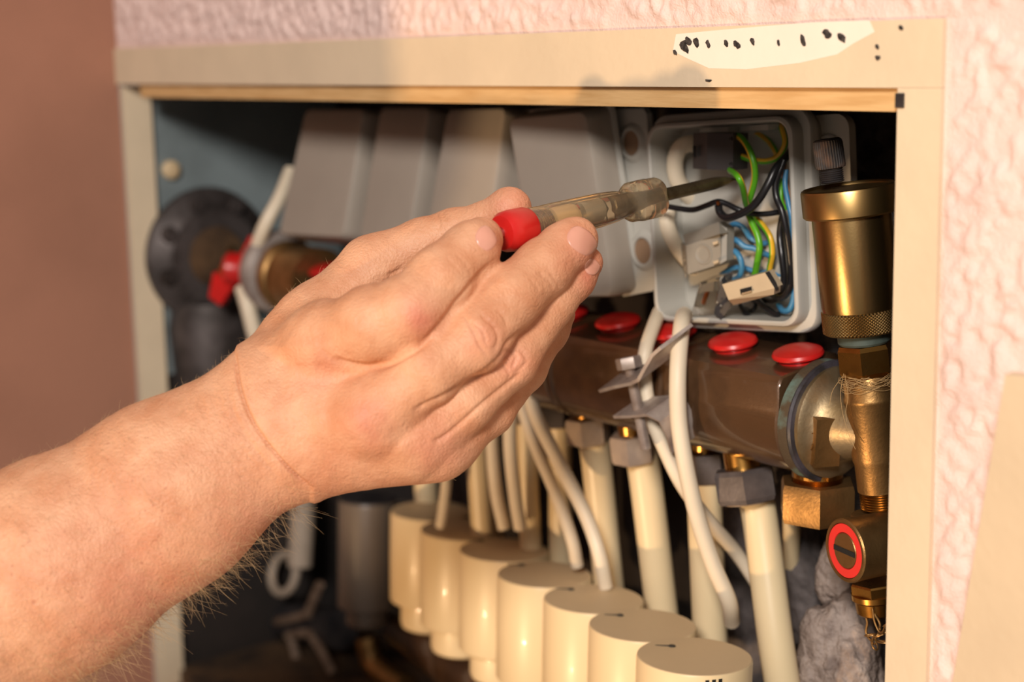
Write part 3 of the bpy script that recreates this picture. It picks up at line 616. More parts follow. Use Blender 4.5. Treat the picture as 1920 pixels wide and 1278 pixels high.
wire([(1352, 515, .074), (1372, 503, .075), (1395, 502, .077), (1420, 510, .080), (1450, 512, .084), (1476, 520, .086)], 10, 'w_blue', 'blue wire crossing low behind the yellow ones')
wire([(1392, 510, .084), (1420, 516, .086), (1455, 514, .088)], 10, 'w_blue', 'second blue wire crossing low behind the yellow ones')
wire([(1488, 530, .074), (1488, 560, .074), (1480, 580, .074), (1468, 582, .075), (1460, 572, .078)], 12, 'w_blue', 'blue wire bending in the bottom right corner')
wire([(1388, 572, .074), (1396, 585, .072), (1404, 592, .072)], 10, 'w_black', 'short black wire end on the box floor, left one')
wire([(1420, 562, .076), (1434, 575, .074), (1452, 588, .073), (1460, 590, .073)], 12, 'w_black', 'short black wire end on the box floor, right one')
wire([(1398, 578, .078), (1410, 582, .076), (1417, 570, .078), (1408, 560, .08)], 8, 'w_black', 'dark curl of wire behind the floor ends')
wire([(1384, 338, .085), (1386, 352, .084), (1382, 375, .086), (1378, 398, .09)], 11, 'w_brown', 'brown wire upright behind the screwdriver tip')
wire([(1420, 330, .09), (1440, 335, .092), (1460, 334, .094)], 8, 'w_brown', 'rust brown wire in the shade at the back')
wire([(1478, 525, .08), (1484, 535, .078), (1478, 540, .078), (1468, 537, .08)], 8, 'w_earth', 'short yellow bend of wire at the lower right wall', tw0=3)
# white sheathed cables entering the box
cable([(1325, 285, .082), (1302, 270, .074), (1278, 275, .068), (1266, 300, .066), (1270, 335, .069), (1290, 365, .077), (1312, 384, .087)], 32, 'thick white cable sheath curving round inside the open box, upper one', 'sheaths in the open box')
cable([(1252, 385, .063), (1251, 420, .062), (1264, 455, .065), (1288, 486, .072), (1308, 505, .080)], 30, 'thick white cable sheath along the left box wall, lower one', 'sheaths in the open box')

def block(px, Y, tilt, yaw, thick):          # terminal block from its front face
    q, n = slab_pts(px, Y, tilt, yaw); return q, n
# black terminal
t = thing('terminal_block', 'square charcoal push-in terminal at the top of the open box', 'terminal', P(1338, 316, .060))
q, n = slab_pts([(1326, 249), (1375, 250), (1374, 319), (1326, 318)], .056, .02, .25)
b = NB(); prism(b, q, -n * .014); part('body', b, 'terminal_black', t, bevel=.0005)
q2, n2 = slab_pts([(1300, 249), (1326, 249), (1326, 318), (1299, 316)], .0575, .02, -.15)
b = NB(); prism(b, [q2[0], q[0] + (q2[1] - q2[1]), q[3], q2[3]], -n * .012); part('side_cover', b, 'terminal_black', t, bevel=.0004)
b = NB(); prism(b, [P(1301, 273, .0565), P(1305, 273, .0560), P(1305, 294, .0560), P(1301, 294, .0565)], (.0005, -.0012, 0)); part('test_slot', b, 'slot', t)
for y in (259, 306):
    b = NB(); prism(b, [P(1368, y, .0515), P(1373, y - 3, .0505), P(1374, y + 4, .0505), P(1369, y + 3, .0515)], (0, -.0006, 0)); part('notch', b, 'slot', t)
# grey terminal
t = thing('terminal_block', 'grey push-in terminal with a round dimple, blue wires behind it', 'terminal', P(1322, 512, .060))
q, n = slab_pts([(1286, 460), (1350, 438), (1352, 494), (1290, 514)], .056, .02, .20)
b = NB(); prism(b, q, -n * .011); part('body', b, 'terminal_grey', t, bevel=.0006)
up = [q[0], q[1], q[1] - n * .009 + Vector((.0, 0, .0045)), q[0] - n * .008 + Vector((-.0005, 0, .0045))]
b = NB(); prism(b, [P(1286, 460, .0575), P(1350, 438, .0535), P(1348, 416, .0600), P(1280, 440, .0640)], -n * .007); part('top_bevel', b, 'terminal_grey', t, bevel=.0004)
b = NB(); prism(b, [q[0], q[3], P(1281, 508, .0640), P(1277, 455, .0635)], Vector((.002, .004, 0))); sd = part('side_cover', b, 'terminal_grey', t, bevel=.0003)
b = NB(); prism(b, [q[1], q[2], P(1362, 488, .060), P(1363, 428, .0605), P(1352, 421, .0600)], Vector((-.001, .006, 0))); part('wire_face', b, 'terminal_grey', t, bevel=.0003)
cd = (q[0] + q[1] + q[2] + q[3]) / 4
b = NB(); lathe(b, cd + n * .00005, n, [(.0052, .0), (.0050, .0004), (.0046, .0005), (.0040, .0002), (.0020, -.0002), (.0005, -.0003)], 36); part('dimple', b, 'terminal_grey', t)
for x, y in ((1343, 456), (1344, 492)):
    b = NB(); pp, _ = slab_pts([(x - 6, y - 2), (x + 4, y - 5), (x + 4, y), (x - 4, y + 3)], .0550, .02, .20); prism(b, pp, n * .0006); part('notch', b, 'terminal_beige', t)
# lettering on the grey side: fine print strokes in relief
cu = bpy.data.curves.new('print', 'FONT'); cu.body = '2W 297'; cu.size = .0042; cu.extrude = .00008; cu.align_x = 'CENTER'; cu.align_y = 'CENTER'
to = bpy.data.objects.new('print', cu); COL.objects.link(to)
dg = bpy.context.evaluated_depsgraph_get(); me = bpy.data.meshes.new_from_object(to.evaluated_get(dg)); bpy.data.objects.remove(to)
a_ = (q[0] - q[3]).normalized(); r_ = (q[3] - P(1281, 508, .0640)).normalized(); nn = r_.cross(a_).normalized()
ctr = (q[0] + q[3] + P(1281, 508, .0640) + P(1277, 455, .0635)) / 4
if nn.dot(Vector(C) - ctr) < 0: nn = -nn
xx = a_; yy = nn.cross(xx)
me.transform(Matrix((list(xx) + [0], list(yy) + [0], list(nn) + [0], [0, 0, 0, 1])).transposed())
me.transform(Matrix.Translation(ctr + nn * .0001 - (q[0] - q[3]) * .18)); me.materials.clear(); me.materials.append(M['terminal_beige'])
bm = NB(); bm.from_mesh(me); part('lettering', bm, 'terminal_beige', sd, smooth=False)
# beige terminal
t = thing('terminal_block', 'beige push-in terminal with one test slot, lying tilted', 'terminal', P(1405, 570, .055))
q, n = slab_pts([(1354, 533), (1434, 511), (1452, 540), (1366, 562)], .050, -.10, .25)
b = NB(); prism(b, q, -n * .008); bd = part('body', b, 'terminal_beige', t, bevel=.0005)
b = NB(); prism(b, [q[3], q[2], P(1451, 552, .0555), P(1375, 572, .0560)], -n * .006); part('bottom_bevel', b, 'terminal_beige', t, bevel=.0003)
b = NB(); prism(b, [q[1] + Vector((.0003, 0, 0)), P(1442, 512, .0555), P(1455, 545, .0555), q[2] + Vector((.0003, 0, 0))], -n * .003); part('wire_face', b, 'terminal_black', t, bevel=.0003)
pp, _ = slab_pts([(1388, 542), (1409, 537), (1410, 547), (1390, 552)], .0497, -.10, .25)
b = NB(); prism(b, pp, n * .0005); sl = part('test_slot', b, 'slot', t)
pp, _ = slab_pts([(1391, 549), (1409, 544), (1410, 547), (1391, 552)], .0490, -.10, .25); b = NB(); prism(b, pp, n * .0003); part('contact', b, 'chrome', sl)
# clear terminal with dark cover
t = thing('terminal_block', 'clear plastic terminal with a dark cover at the box bottom', 'terminal', P(1330, 602, .060))
q, n = slab_pts([(1312, 529), (1350, 520), (1338, 588), (1296, 592)], .060, -.15, .2)
b = NB(); prism(b, q, -n * .012); part('housing', b, 'clearhousing', t, bevel=.0008)
b = NB(); tube(b, [q[3] - n * .005 + Vector((.006, 0, .006)), q[3] - n * .005 + Vector((.010, 0, .014))], .0012, 10, 4); part('copper_clamp', b, 'copper', t)
b = NB(); prism(b, [P(1318, 532, .063), P(1342, 526, .063), P(1340, 544, .063), P(1315, 548, .063)], (0, .004, 0)); part('inner_frame', b, 'terminal_grey', t, bevel=.0003)
q, n = slab_pts([(1352, 524), (1362, 548), (1372, 572), (1352, 600), (1338, 588)], .058, -.2, .5)
b = NB(); prism(b, q, -n * .006); part('cover', b, 'terminal_black', t, bevel=.0005)
for o, (px, py) in zip((0, 1), ((1345, 566), (1352, 572))):
    b = NB(); lathe(b, P(px, py, .0545), n, [(.0005, 0), (.0005, .0006)], 10); part('cover_mark', b, 'terminal_grey', t)

# ------------------------------------------------------------------ left end: flange, red valve handle, fittings
lf = thing('end_fitting', 'dark round cast fitting on the blue grey side panel', 'fitting', PXp(400, 600, -1.12))
fc = PXp(405, 480, -1.115)
b = NB(); lathe(b, fc - Vector((.016, 0, 0)), (1, 0, 0), [(.050, 0), (.052, .003), (.051, .007), (.042, .010), (.036, .016), (.022, .017)], 56); part('flange', b, 'darkmetal', lf)
b = NB(); lathe(b, fc, (1, 0, 0), [(.020, -.002), (.023, .002), (.019, .012), (.014, .013)], 36); part('socket', b, 'rust', lf)
for k in range(8):
    an = 2 * math.pi * k / 8 + .3; pc = fc + Vector((-.006, math.cos(an) * .041, math.sin(an) * .041))
    b = NB(); hexa(b, pc, (1, 0, 0), .0065, .008, .2); part('bolt', b, 'darkmetal', lf, ang=20)
b = NB(); lathe(b, fc + Vector((-.015, 0, -.055)), (0, 0, -1), [(.030, -.02), (.034, 0), (.030, .05), (.024, .10)], 40); part('lower_body', b, 'darkmetal', lf)
b = NB(); lathe(b, PXp(318, 318, -1.133), (1, 0, 0), [(.007, 0), (.007, .004), (.004, .006)], 20); o = single('panel_knob', b, 'actuator_top', 'small round cream knob on the blue grey side panel', 'knob')
rv = thing('butterfly_valve', 'red butterfly valve at the left end of the manifold', 'valve', P(445, 560, .05))
hc = P(452, 505, .052)
b = NB(); lathe(b, hc, (-.5, -.7, .1), [(.010, -.006), (.012, -.002), (.012, .010), (.008, .013)], 28); part('hub', b, 'redcap', rv)
for s in (-1, 1):
    b = NB(); mx = Matrix.Translation(hc) @ Matrix.Rotation(.5, 4, 'Z')
    prism(b, [mx @ Vector((s * .002, -.006, .009 * s)), mx @ Vector((s * .014, -.008, .026 * s)), mx @ Vector((s * .024, -.008, .020 * s)), mx @ Vector((s * .020, -.006, .002 * s))], mx.to_3x3() @ Vector((0, .007, 0))); part('wing', b, 'redcap', rv, bevel=.0015)
b = NB(); tube(b, [hc + Vector((-.03, .01, .01)), hc + Vector((-.004, -.004, .002)), hc + Vector((.0, -.014, .0))], .005, 14, 6); part('spindle', b, 'brassbright', rv)
el = thing('reducer', 'shiny grey metal ring joining the manifold to the left valve', 'fitting', P(520, 560, .06))
b = NB(); lathe(b, P(528, 510, .062), (-1, 0, 0), [(.020, -.004), (.0285, 0), (.030, .004), (.0285, .010), (.018, .020)], 40); part('ring', b, 'zinc', el)
b = NB(); lathe(b, P(560, 520, .062), (-1, 0, 0), [(.023, -.03), (.023, .006), (.025, .008), (.025, .016)], 36); part('sleeve', b, 'brassold', el)
cable([(545, 320, .075), (525, 370, .06), (498, 420, .048), (478, 470, .046), (466, 500, .05)], 26, 'white cable sagging left of the leftmost junction box', 'white cables at the left valve')
cable([(455, 540, .045), (464, 570, .044), (474, 610, .046), (484, 650, .05), (492, 700, .056)], 30, 'white cable dropping from the red valve handle', 'white cables at the left valve')
# lower left clutter
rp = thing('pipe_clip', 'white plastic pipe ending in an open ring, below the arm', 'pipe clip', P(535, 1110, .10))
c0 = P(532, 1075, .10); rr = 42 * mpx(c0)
b = NB(); tube(b, [c0 + Vector((math.cos(a) * rr, math.sin(a) * .3 * rr, math.sin(a) * rr * .8)) for a in np.linspace(0, 2 * math.pi, 33)], .0036, 12, 1, smooth=False); part('ring', b, 'shadeplastic', rp)
b = NB(); tube(b, [P(566, 900, .11), P(566, 980, .108), P(562, 1060, .104)], 23 * mpx(c0), 18, 6); part('stem', b, 'shadeplastic', rp)
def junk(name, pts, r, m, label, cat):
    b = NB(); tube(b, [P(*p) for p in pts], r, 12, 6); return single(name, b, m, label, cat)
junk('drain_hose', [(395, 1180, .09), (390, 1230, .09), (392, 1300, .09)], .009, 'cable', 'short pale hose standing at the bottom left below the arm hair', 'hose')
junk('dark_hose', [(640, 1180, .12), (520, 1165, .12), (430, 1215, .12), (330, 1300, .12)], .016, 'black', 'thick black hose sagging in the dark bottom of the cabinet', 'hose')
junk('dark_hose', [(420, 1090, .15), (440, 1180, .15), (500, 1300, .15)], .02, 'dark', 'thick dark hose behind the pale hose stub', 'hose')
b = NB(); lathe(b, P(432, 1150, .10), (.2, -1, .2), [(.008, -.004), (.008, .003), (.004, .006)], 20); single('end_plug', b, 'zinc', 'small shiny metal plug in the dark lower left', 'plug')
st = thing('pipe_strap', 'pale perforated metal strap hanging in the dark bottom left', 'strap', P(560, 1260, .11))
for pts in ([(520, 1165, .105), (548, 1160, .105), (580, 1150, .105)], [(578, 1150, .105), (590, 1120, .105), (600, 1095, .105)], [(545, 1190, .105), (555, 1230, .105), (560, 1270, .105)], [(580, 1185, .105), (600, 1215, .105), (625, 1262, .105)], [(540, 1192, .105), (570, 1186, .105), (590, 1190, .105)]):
    b = NB(); tube(b, [P(*p) for p in pts], .0038, 10, 5); part('strip', b, 'shadestrap', st)
b = NB(); tube(b, [P(690, 1195, .13), P(700, 1240, .13), P(720, 1262, .13), P(760, 1290, .13)], .010, 14, 6); single('valve_pipe', b, 'brassold', 'dim brown pipe in the dust below the far actuators', 'pipe')

# ------------------------------------------------------------------ mortar lumps at the bottom right
def lump(name, c0, rad, sc, label, seed, m='rock'):
    bm = NB(); bmesh.ops.create_icosphere(bm, subdivisions=5, radius=1.0)
    for v in bm.verts:
        p = v.co.copy(); d = 1 + .28 * noise.noise(p * 1.3 + Vector((seed, 0, 0))) + .10 * noise.noise(p * 4 + Vector((0, seed, 0))) + .035 * noise.noise(p * 11) + .02 * noise.noise(p * 24)
        v.co = Vector((p.x * sc[0], p.y * sc[1], p.z * sc[2])) * rad * d + Vector(c0)
    return single(name, bm, m, label, 'mortar', ang=180)
lump('mortar_lump', P(1572, 1275, .092), .030, (.85, .6, 1.45), 'large sparkling grey brown mortar lump at the bottom right behind the pipe', 3)
lump('mortar_lump', P(1570, 1075, .10), .015, (.8, .6, 1.2), 'small grey mortar lump left of the red ringed drain valve', 9, 'rock')
lump('mortar_lump', P(1505, 1090, .12), .018, (.7, .6, 2.0), 'narrow grey mortar lump right behind the nearest cream pipe', 15, 'plaster_dark')

#PERSON

# ------------------------------------------------------------------ the person: arm and torso meshes in one object, grown from distance fields
M['skin'] = None
def skin_mat():
    m = bpy.data.materials.new('skin'); m.use_nodes = True; nt = m.node_tree; N = nt.nodes; Lk = nt.links; b = N['Principled BSDF']
    tc = N.new('ShaderNodeTexCoord')
    def nz(sc, det=4, src=None):
        n = N.new('ShaderNodeTexNoise'); n.inputs['Scale'].default_value = sc; n.inputs['Detail'].default_value = det
        Lk.new(src or tc.outputs['Object'], n.inputs['Vector']); return n.outputs['Fac']
    def ramp(src, stops):
        r = N.new('ShaderNodeValToRGB'); e = r.color_ramp.elements
        e[0].position, e[0].color = stops[0]; e[1].position, e[1].color = stops[1]
        for p, c in stops[2:]:
            q = e.new(p); q.color = c
        Lk.new(src, r.inputs[0]); return r.outputs[0]
    def mix(a, c, f, mode='MIX'):
        x = N.new('ShaderNodeMix'); x.data_type = 'RGBA'; x.blend_type = mode
        for s, v in ((0, f), (6, a), (7, c)):
            if hasattr(v, 'links') or hasattr(v, 'is_linked'): Lk.new(v, x.inputs[s])
            else: x.inputs[s].default_value = v
        return x.outputs[2]
    base = ramp(nz(70), [(0.35, lin('#d9a480')), (0.68, lin('#c98d68'))])
    at = N.new('ShaderNodeAttribute'); at.attribute_name = 'redness'
    c = mix(base, lin('#c46a58'), at.outputs['Fac'])
    fr = ramp(nz(420, 2), [(0.66, (0, 0, 0, 1)), (0.74, (1, 1, 1, 1))])
    at2 = N.new('ShaderNodeAttribute'); at2.attribute_name = 'arm'
    ml = N.new('ShaderNodeMath'); ml.operation = 'MULTIPLY'; Lk.new(fr, ml.inputs[0]); Lk.new(at2.outputs['Fac'], ml.inputs[1])
    ml2 = N.new('ShaderNodeMath'); ml2.operation = 'MULTIPLY'; Lk.new(ml.outputs[0], ml2.inputs[0]); ml2.inputs[1].default_value = 0.5
    c = mix(c, lin('#a8664a'), ml2.outputs[0])
    Lk.new(c, b.inputs['Base Color'])
    b.inputs['Roughness'].default_value = 0.5; b.inputs['Specular IOR Level'].default_value = 0.4
    b.inputs['Subsurface Weight'].default_value = 0.06; b.inputs['Subsurface Radius'].default_value = (1.0, 0.35, 0.2); b.inputs['Subsurface Scale'].default_value = 0.003
    h1 = nz(900, 3); h2 = nz(260, 4)
    ad = N.new('ShaderNodeMath'); ad.operation = 'ADD'; Lk.new(h1, ad.inputs[0]); Lk.new(h2, ad.inputs[1])
    bp = N.new('ShaderNodeBump'); bp.inputs['Strength'].default_value = 0.8; bp.inputs['Distance'].default_value = 0.0006
    Lk.new(ad.outputs[0], bp.inputs['Height']); Lk.new(bp.outputs[0], b.inputs['Normal'])
    return m
M['skin'] = skin_mat()
M['nail'] = mat('finger nail', '#d79c86', 0.28, var=0.06, vscale=120, coat=0.2)
M['hair'] = mat('blond body hair', '#c9a87c', 0.45)
M['shirt'] = mat('dark shirt cloth', '#3d4148', 0.9, bump=0.0003, bscale=900)
M['headhair'] = mat('short fair hair', '#6e5438', 0.7, bump=0.001, bscale=300)
M['eye'] = mat('eye', '#e8e4de', 0.2)
M['lips'] = mat('lips', '#b9705f', 0.5)

def K(px, py, d, rpx):                       # joint in camera space with radius (all metres)
    return (np.array([(px - CX) / F * d, (CY - py) / F * d, d]), rpx * d / F)
def cap(p, a, b):
    (pa, ra), (pb, rb) = a, b; ab = pb - pa; t = np.clip(((p - pa) @ ab) / (ab @ ab), 0, 1)
    q = p - pa - t[:, None] * ab; return np.sqrt(np.einsum('ij,ij->i', q, q)) - (ra + (rb - ra) * t)
def capflat(p, a, b, s):                     # flattened along the viewing depth
    p2 = p * np.array([1, 1, s]); f = lambda k: (k[0] * np.array([1, 1, s]), k[1]); return cap(p2, f(a), f(b)) / (1 + (s - 1) * .35)
def smin(a, b, k):
    h = np.clip(k - np.abs(a - b), 0, None) / k; return np.minimum(a, b) - h * h * k * .25
def smax(a, b, k): return -smin(-a, -b, k)
def chain(p, js, k=.004):
    d = None
    for a, b in zip(js[:-1], js[1:]):
        c = cap(p, a, b); d = c if d is None else smin(d, c, k)
    return d
J_thumb = [K(560, 640, .688, 66), K(700, 502, .700, 60), K(790, 462, .702, 50), K(855, 437, .701, 45), K(908, 420, .698, 38), K(952, 393, .694, 37), K(958, 391, .694, 37)]
J_index = [K(618, 645, .658, 70), K(700, 612, .648, 74), K(768, 582, .643, 66), K(826, 522, .648, 60), K(884, 468, .657, 51), K(902, 449, .664, 42)]
J_mid = [K(700, 775, .648, 66), K(805, 692, .646, 62), K(893, 634, .650, 61), K(952, 560, .660, 60), K(1017, 504, .674, 54), K(1060, 465, .682, 47), K(1080, 447, .686, 42)]
J_ring = [K(775, 822, .656, 60), K(870, 752, .660, 55), K(955, 674, .668, 51), K(1032, 566, .682, 44), K(1075, 520, .690, 40), K(1096, 494, .694, 34)]
J_pinky = [K(825, 838, .666, 56), K(915, 770, .680, 45), K(985, 690, .697, 38), K(1030, 620, .708, 34), K(1048, 590, .712, 30)]
WR = K(512, 792, .672, 140); FA1 = K(310, 930, .668, 170); FA2 = K(95, 1065, .663, 196); FA3 = K(-150, 1215, .657, 212); ELB = K(-480, 1400, .648, 190)
def to_cam(w): 
    c = (np.array(w) - C) @ R; return np.array([c[0], c[1], -c[2]])
def KW(w, r): return (to_cam(w), r)
SHO = KW((-.76, -.59, .95), .062)
def hand_sdf(p):
    arm = smin(capflat(p, WR, FA1, 1.32), capflat(p, FA1, FA2, 1.28), .01); arm = smin(arm, capflat(p, FA2, FA3, 1.2), .01); arm = smin(arm, capflat(p, FA3, ELB, 1.1), .01); arm = smin(arm, cap(p, (ELB[0], ELB[1]), SHO), .02)
    palm = capflat(p, K(548, 785, .672, 128), K(600, 770, .668, 118), 1.5)
    for a, b, s in ((K(540, 750, .674, 92), K(618, 660, .664, 78), 1.25), (K(570, 790, .668, 104), K(700, 775, .652, 74), 1.15), (K(580, 812, .668, 97), K(770, 818, .660, 80), 1.15), (K(600, 826, .674, 84), K(822, 822, .670, 72), 1.1), (K(640, 700, .690, 90), K(760, 740, .690, 70), 1.1), (K(700, 790, .690, 80), K(830, 760, .694, 60), 1.1)):
        palm = smin(palm, capflat(p, a, b, s), .012)
    palm = smin(palm, cap(p, K(535, 700, .682, 84), K(590, 610, .688, 72)), .010)
    d = smin(arm, palm, .010)
    th = chain(p, J_thumb, .004); d = smin(d, th, .009)
    fi = chain(p, J_index, .004); m = chain(p, J_mid, .004); r = chain(p, J_ring, .004); q = chain(p, J_pinky, .004)
    # webs between neighbouring fingers at their roots
    fm = smin(m, r, .0012); fm = smin(fm, q, .0012)
    xp = CX + F * p[:, 0] / p[:, 2]; yp = CY - F * p[:, 1] / p[:, 2]
    d = smin(d, fm, .0065); d = smin(d, fi, .0035 + .014 * np.clip((700 - xp) / 110, 0, 1) * np.clip((690 - yp) / 40, .15, 1))
    return d
def grad(f, p, e=4e-4):
    g = np.stack([f(p + np.eye(3)[i] * e) - f(p - np.eye(3)[i] * e) for i in range(3)], -1); return g / (np.linalg.norm(g, axis=1, keepdims=True) + 1e-12)
def surface_nets(f, lo, hi, h, blk=6):
    lo = np.array(lo); n = np.ceil((np.array(hi) - lo) / h / blk).astype(int) * blk
    bc = np.stack(np.meshgrid(*[np.arange(k // blk) for k in n], indexing='ij'), -1).reshape(-1, 3)
    ctr = lo + (bc * blk + blk / 2) * h; dc = f(ctr); act = np.abs(dc) < h * blk * 1.15 + .004
    D = np.where(dc < 0, -1.0, 1.0).astype(np.float32).reshape([k // blk for k in n]); D = D.repeat(blk, 0).repeat(blk, 1).repeat(blk, 2)
    off = np.stack(np.meshgrid(*[np.arange(blk)] * 3, indexing='ij'), -1).reshape(-1, 3)
    ab = bc[act]
    for s in range(0, len(ab), 1500):
        idx = (ab[s:s + 1500, None, :] * blk + off[None]).reshape(-1, 3); D[idx[:, 0], idx[:, 1], idx[:, 2]] = f(lo + idx * h)
    S = D < 0; cells = None; cnt = np.zeros([k - 1 for k in n], np.uint8)
    for a in (0, 1):
        for b in (0, 1):
            for c in (0, 1): cnt += S[a:n[0] - 1 + a, b:n[1] - 1 + b, c:n[2] - 1 + c]
    ci = np.argwhere((cnt > 0) & (cnt < 8)); vid = np.full(cnt.shape, -1, np.int32); vid[tuple(ci.T)] = np.arange(len(ci))
    acc = np.zeros((len(ci), 3)); w = np.zeros(len(ci)); cor = [np.array(x) for x in np.ndindex(2, 2, 2)]
    for i in range(8):
        for ax in range(3):
            if cor[i][ax] == 0:
                c1 = cor[i]; c2 = cor[i].copy(); c2[ax] = 1; i1 = ci + c1; i2 = ci + c2
                d1 = D[tuple(i1.T)]; d2 = D[tuple(i2.T)]; x = (d1 < 0) != (d2 < 0); t = np.where(x, d1 / np.where(x, d1 - d2, 1), 0)
                acc += np.where(x[:, None], c1 + t[:, None] * (c2 - c1), 0); w += x
    V = lo + (ci + acc / w[:, None]) * h; FA = []
    for ax in range(3):
        sl1 = [slice(None)] * 3; sl2 = [slice(None)] * 3; sl1[ax] = slice(0, -1); sl2[ax] = slice(1, None)
        e = np.argwhere(S[tuple(sl1)] != S[tuple(sl2)]); o1, o2 = (ax + 1) % 3, (ax + 2) % 3
        e = e[(e[:, o1] > 0) & (e[:, o2] > 0) & (e[:, o1] < n[o1] - 1) & (e[:, o2] < n[o2] - 1)]
        u = np.zeros(3, int); u[o1] = 1; v = np.zeros(3, int); v[o2] = 1
        q = np.stack([vid[tuple((e - u - v).T)], vid[tuple((e - v).T)], vid[tuple(e.T)], vid[tuple((e - u).T)]], -1)
        fl = S[tuple(e.T)]; q[~fl] = q[~fl][:, ::-1]; FA.append(q)
    FA = np.concatenate(FA); FA = FA[(FA >= 0).all(1)]; return V, FA
def cam2w(v): return C + (v * np.array([1, 1, -1])) @ R.T
def pix(v): return CX + F * v[:, 0] / v[:, 2], CY - F * v[:, 1] / v[:, 2]
HS = 0.0010
HV, HF = surface_nets(hand_sdf, (-.30, -.24, .575), (.075, .10, .765), HS)
def subdivide(V, Q):                          # each quad into four, new points pulled onto the field
    E = np.sort(np.concatenate([Q[:, [0, 1]], Q[:, [1, 2]], Q[:, [2, 3]], Q[:, [3, 0]]]), 1)
    key = E[:, 0].astype(np.int64) * len(V) + E[:, 1]; uq, inv = np.unique(key, return_inverse=True)
    em = (V[uq // len(V)] + V[uq % len(V)]) / 2; fm = V[Q].mean(1); nq = len(Q); nv = len(V)
    ei = [nv + inv[i * nq:(i + 1) * nq] for i in range(4)]; ff = nv + len(uq) + np.arange(nq)
    V2 = np.concatenate([V, em, fm])
    F2 = np.concatenate([np.stack(x, -1) for x in ((Q[:, 0], ei[0], ff, ei[3]), (ei[0], Q[:, 1], ei[1], ff), (ff, ei[1], Q[:, 2], ei[2]), (ei[3], ff, ei[2], Q[:, 3]))])
    return V2, F2
HV, HF = subdivide(HV, HF)
HN = grad(hand_sdf, HV, 6e-4); HV = HV - HN * np.clip(hand_sdf(HV), -.0006, .0006)[:, None]
# real relief: flexion creases, knuckle wrinkles, tendons, wrist folds
creases = [([(444, 660), (446, 700), (452, 732), (466, 772), (490, 815), (522, 856), (552, 887), (584, 910)], 3.6, .0020, 60),
    ([(622, 672), (655, 684), (700, 688), (742, 676), (790, 648), (824, 610), (853, 572), (900, 516), (934, 480)], 6, .0014, 60), ([(770, 772), (799, 757), (846, 734), (907, 696), (940, 668), (956, 640), (990, 612)], 5, .0012, 60), ([(810, 828), (841, 813), (916, 748), (987, 691)], 5, .0011, 60),
    ([(868, 586), (888, 621), (898, 645), (916, 666)], 4, .0006, 60), ([(898, 582), (909, 598), (926, 612), (935, 635), (924, 660)], 4, .0007, 60), ([(930, 579), (945, 593), (954, 616)], 4, .0005, 60), ([(880, 600), (905, 622), (912, 650)], 3, .0004, 60),
    ([(949, 657), (968, 668), (959, 693)], 4, .0006, 60), ([(973, 652), (988, 677), (962, 703)], 4, .0006, 60), ([(940, 680), (955, 700), (948, 716)], 3, .0004, 60),
    ([(1006, 508), (1029, 527), (1038, 543)], 4, .0005, 60), ([(1022, 497), (1043, 527), (1050, 540)], 3.5, .0004, 60), ([(990, 520), (1012, 545)], 3.5, .0003, 60),
    ([(818, 398), (824, 418), (821, 434)], 3.5, .0004, 60), ([(830, 396), (836, 416)], 3.5, .0003, 60),
    ([(724, 515), (742, 510), (757, 499)], 4, .0006, 60), ([(850, 470), (872, 492), (886, 520)], 4, .0003, 60), ([(836, 480), (860, 506)], 3.5, .00025, 60),
    ([(620, 668), (655, 682), (690, 686), (725, 680)], 5, .0006, 60), ([(812, 752), (850, 735), (900, 700)], 5, .0005, 60), ([(600, 650), (625, 676), (650, 690)], 5, .0004, 60)]
for k in range(9):                           # fine parallel folds behind the wrist crease
    o = 9 + k * 11 + 4 * math.sin(k * 2.3); creases.append(([(450 - o * .95, 700 + o * .25), (462 - o * .9, 765 + o * .35), (500 - o * .8, 832 + o * .5), (548 - o * .7, 885 + o * .62)], 4, .00022 - .000012 * k, 40))
for k in range(7):                           # stretched folds on the back of the hand
    o = 12 + k * 14; creases.append(([(452 + o, 720), (480 + o, 790), (540 + o * .9, 860)], 5, .00010, 40))
hx, hy = pix(HV); front = HN[:, 2] < 0.25; disp = np.zeros(len(HV))
for pl, wd, dep, _ in creases:
    pl = np.array(cr([(x, y, 0) for x, y in pl], 6))[:, :2]; best = np.full(len(HV), 1e9); tt = np.zeros(len(HV))
    mg = 150 if dep > .001 else 30; bb = (hx > pl[:, 0].min() - mg) & (hx < pl[:, 0].max() + mg) & (hy > pl[:, 1].min() - mg) & (hy < pl[:, 1].max() + mg) & front; ii = np.nonzero(bb)[0]
    pp = np.stack([hx[ii], hy[ii]], -1); bd = np.full(len(ii), 1e9); bt = np.zeros(len(ii))
    for j in range(len(pl) - 1):
        a = pl[j]; ab = pl[j + 1] - a; t = np.clip(((pp - a) @ ab) / (ab @ ab + 1e-9), 0, 1); dd = np.linalg.norm(pp - a - t[:, None] * ab, axis=1); m = dd < bd; bd[m] = dd[m]; bt[m] = (j + t[m]) / (len(pl) - 1)
    tp = np.clip(np.minimum(bt, 1 - bt) / (.18 if dep < .001 else .12), 0, 1)
    disp[ii] -= dep * np.exp(-(bd / wd) ** 2) * tp
    if dep > .001:
        if pl[0, 1] < 670 and pl[0, 0] < 460:
            j = np.argmin(np.abs(pl[None, :, 1] - pp[:, 1:2]), 1); rt = np.clip((pp[:, 0] - pl[j, 0] + 4) / 8, 0, 1)
            disp[ii] += .0013 * np.exp(-(bd / 55) ** 2) * rt
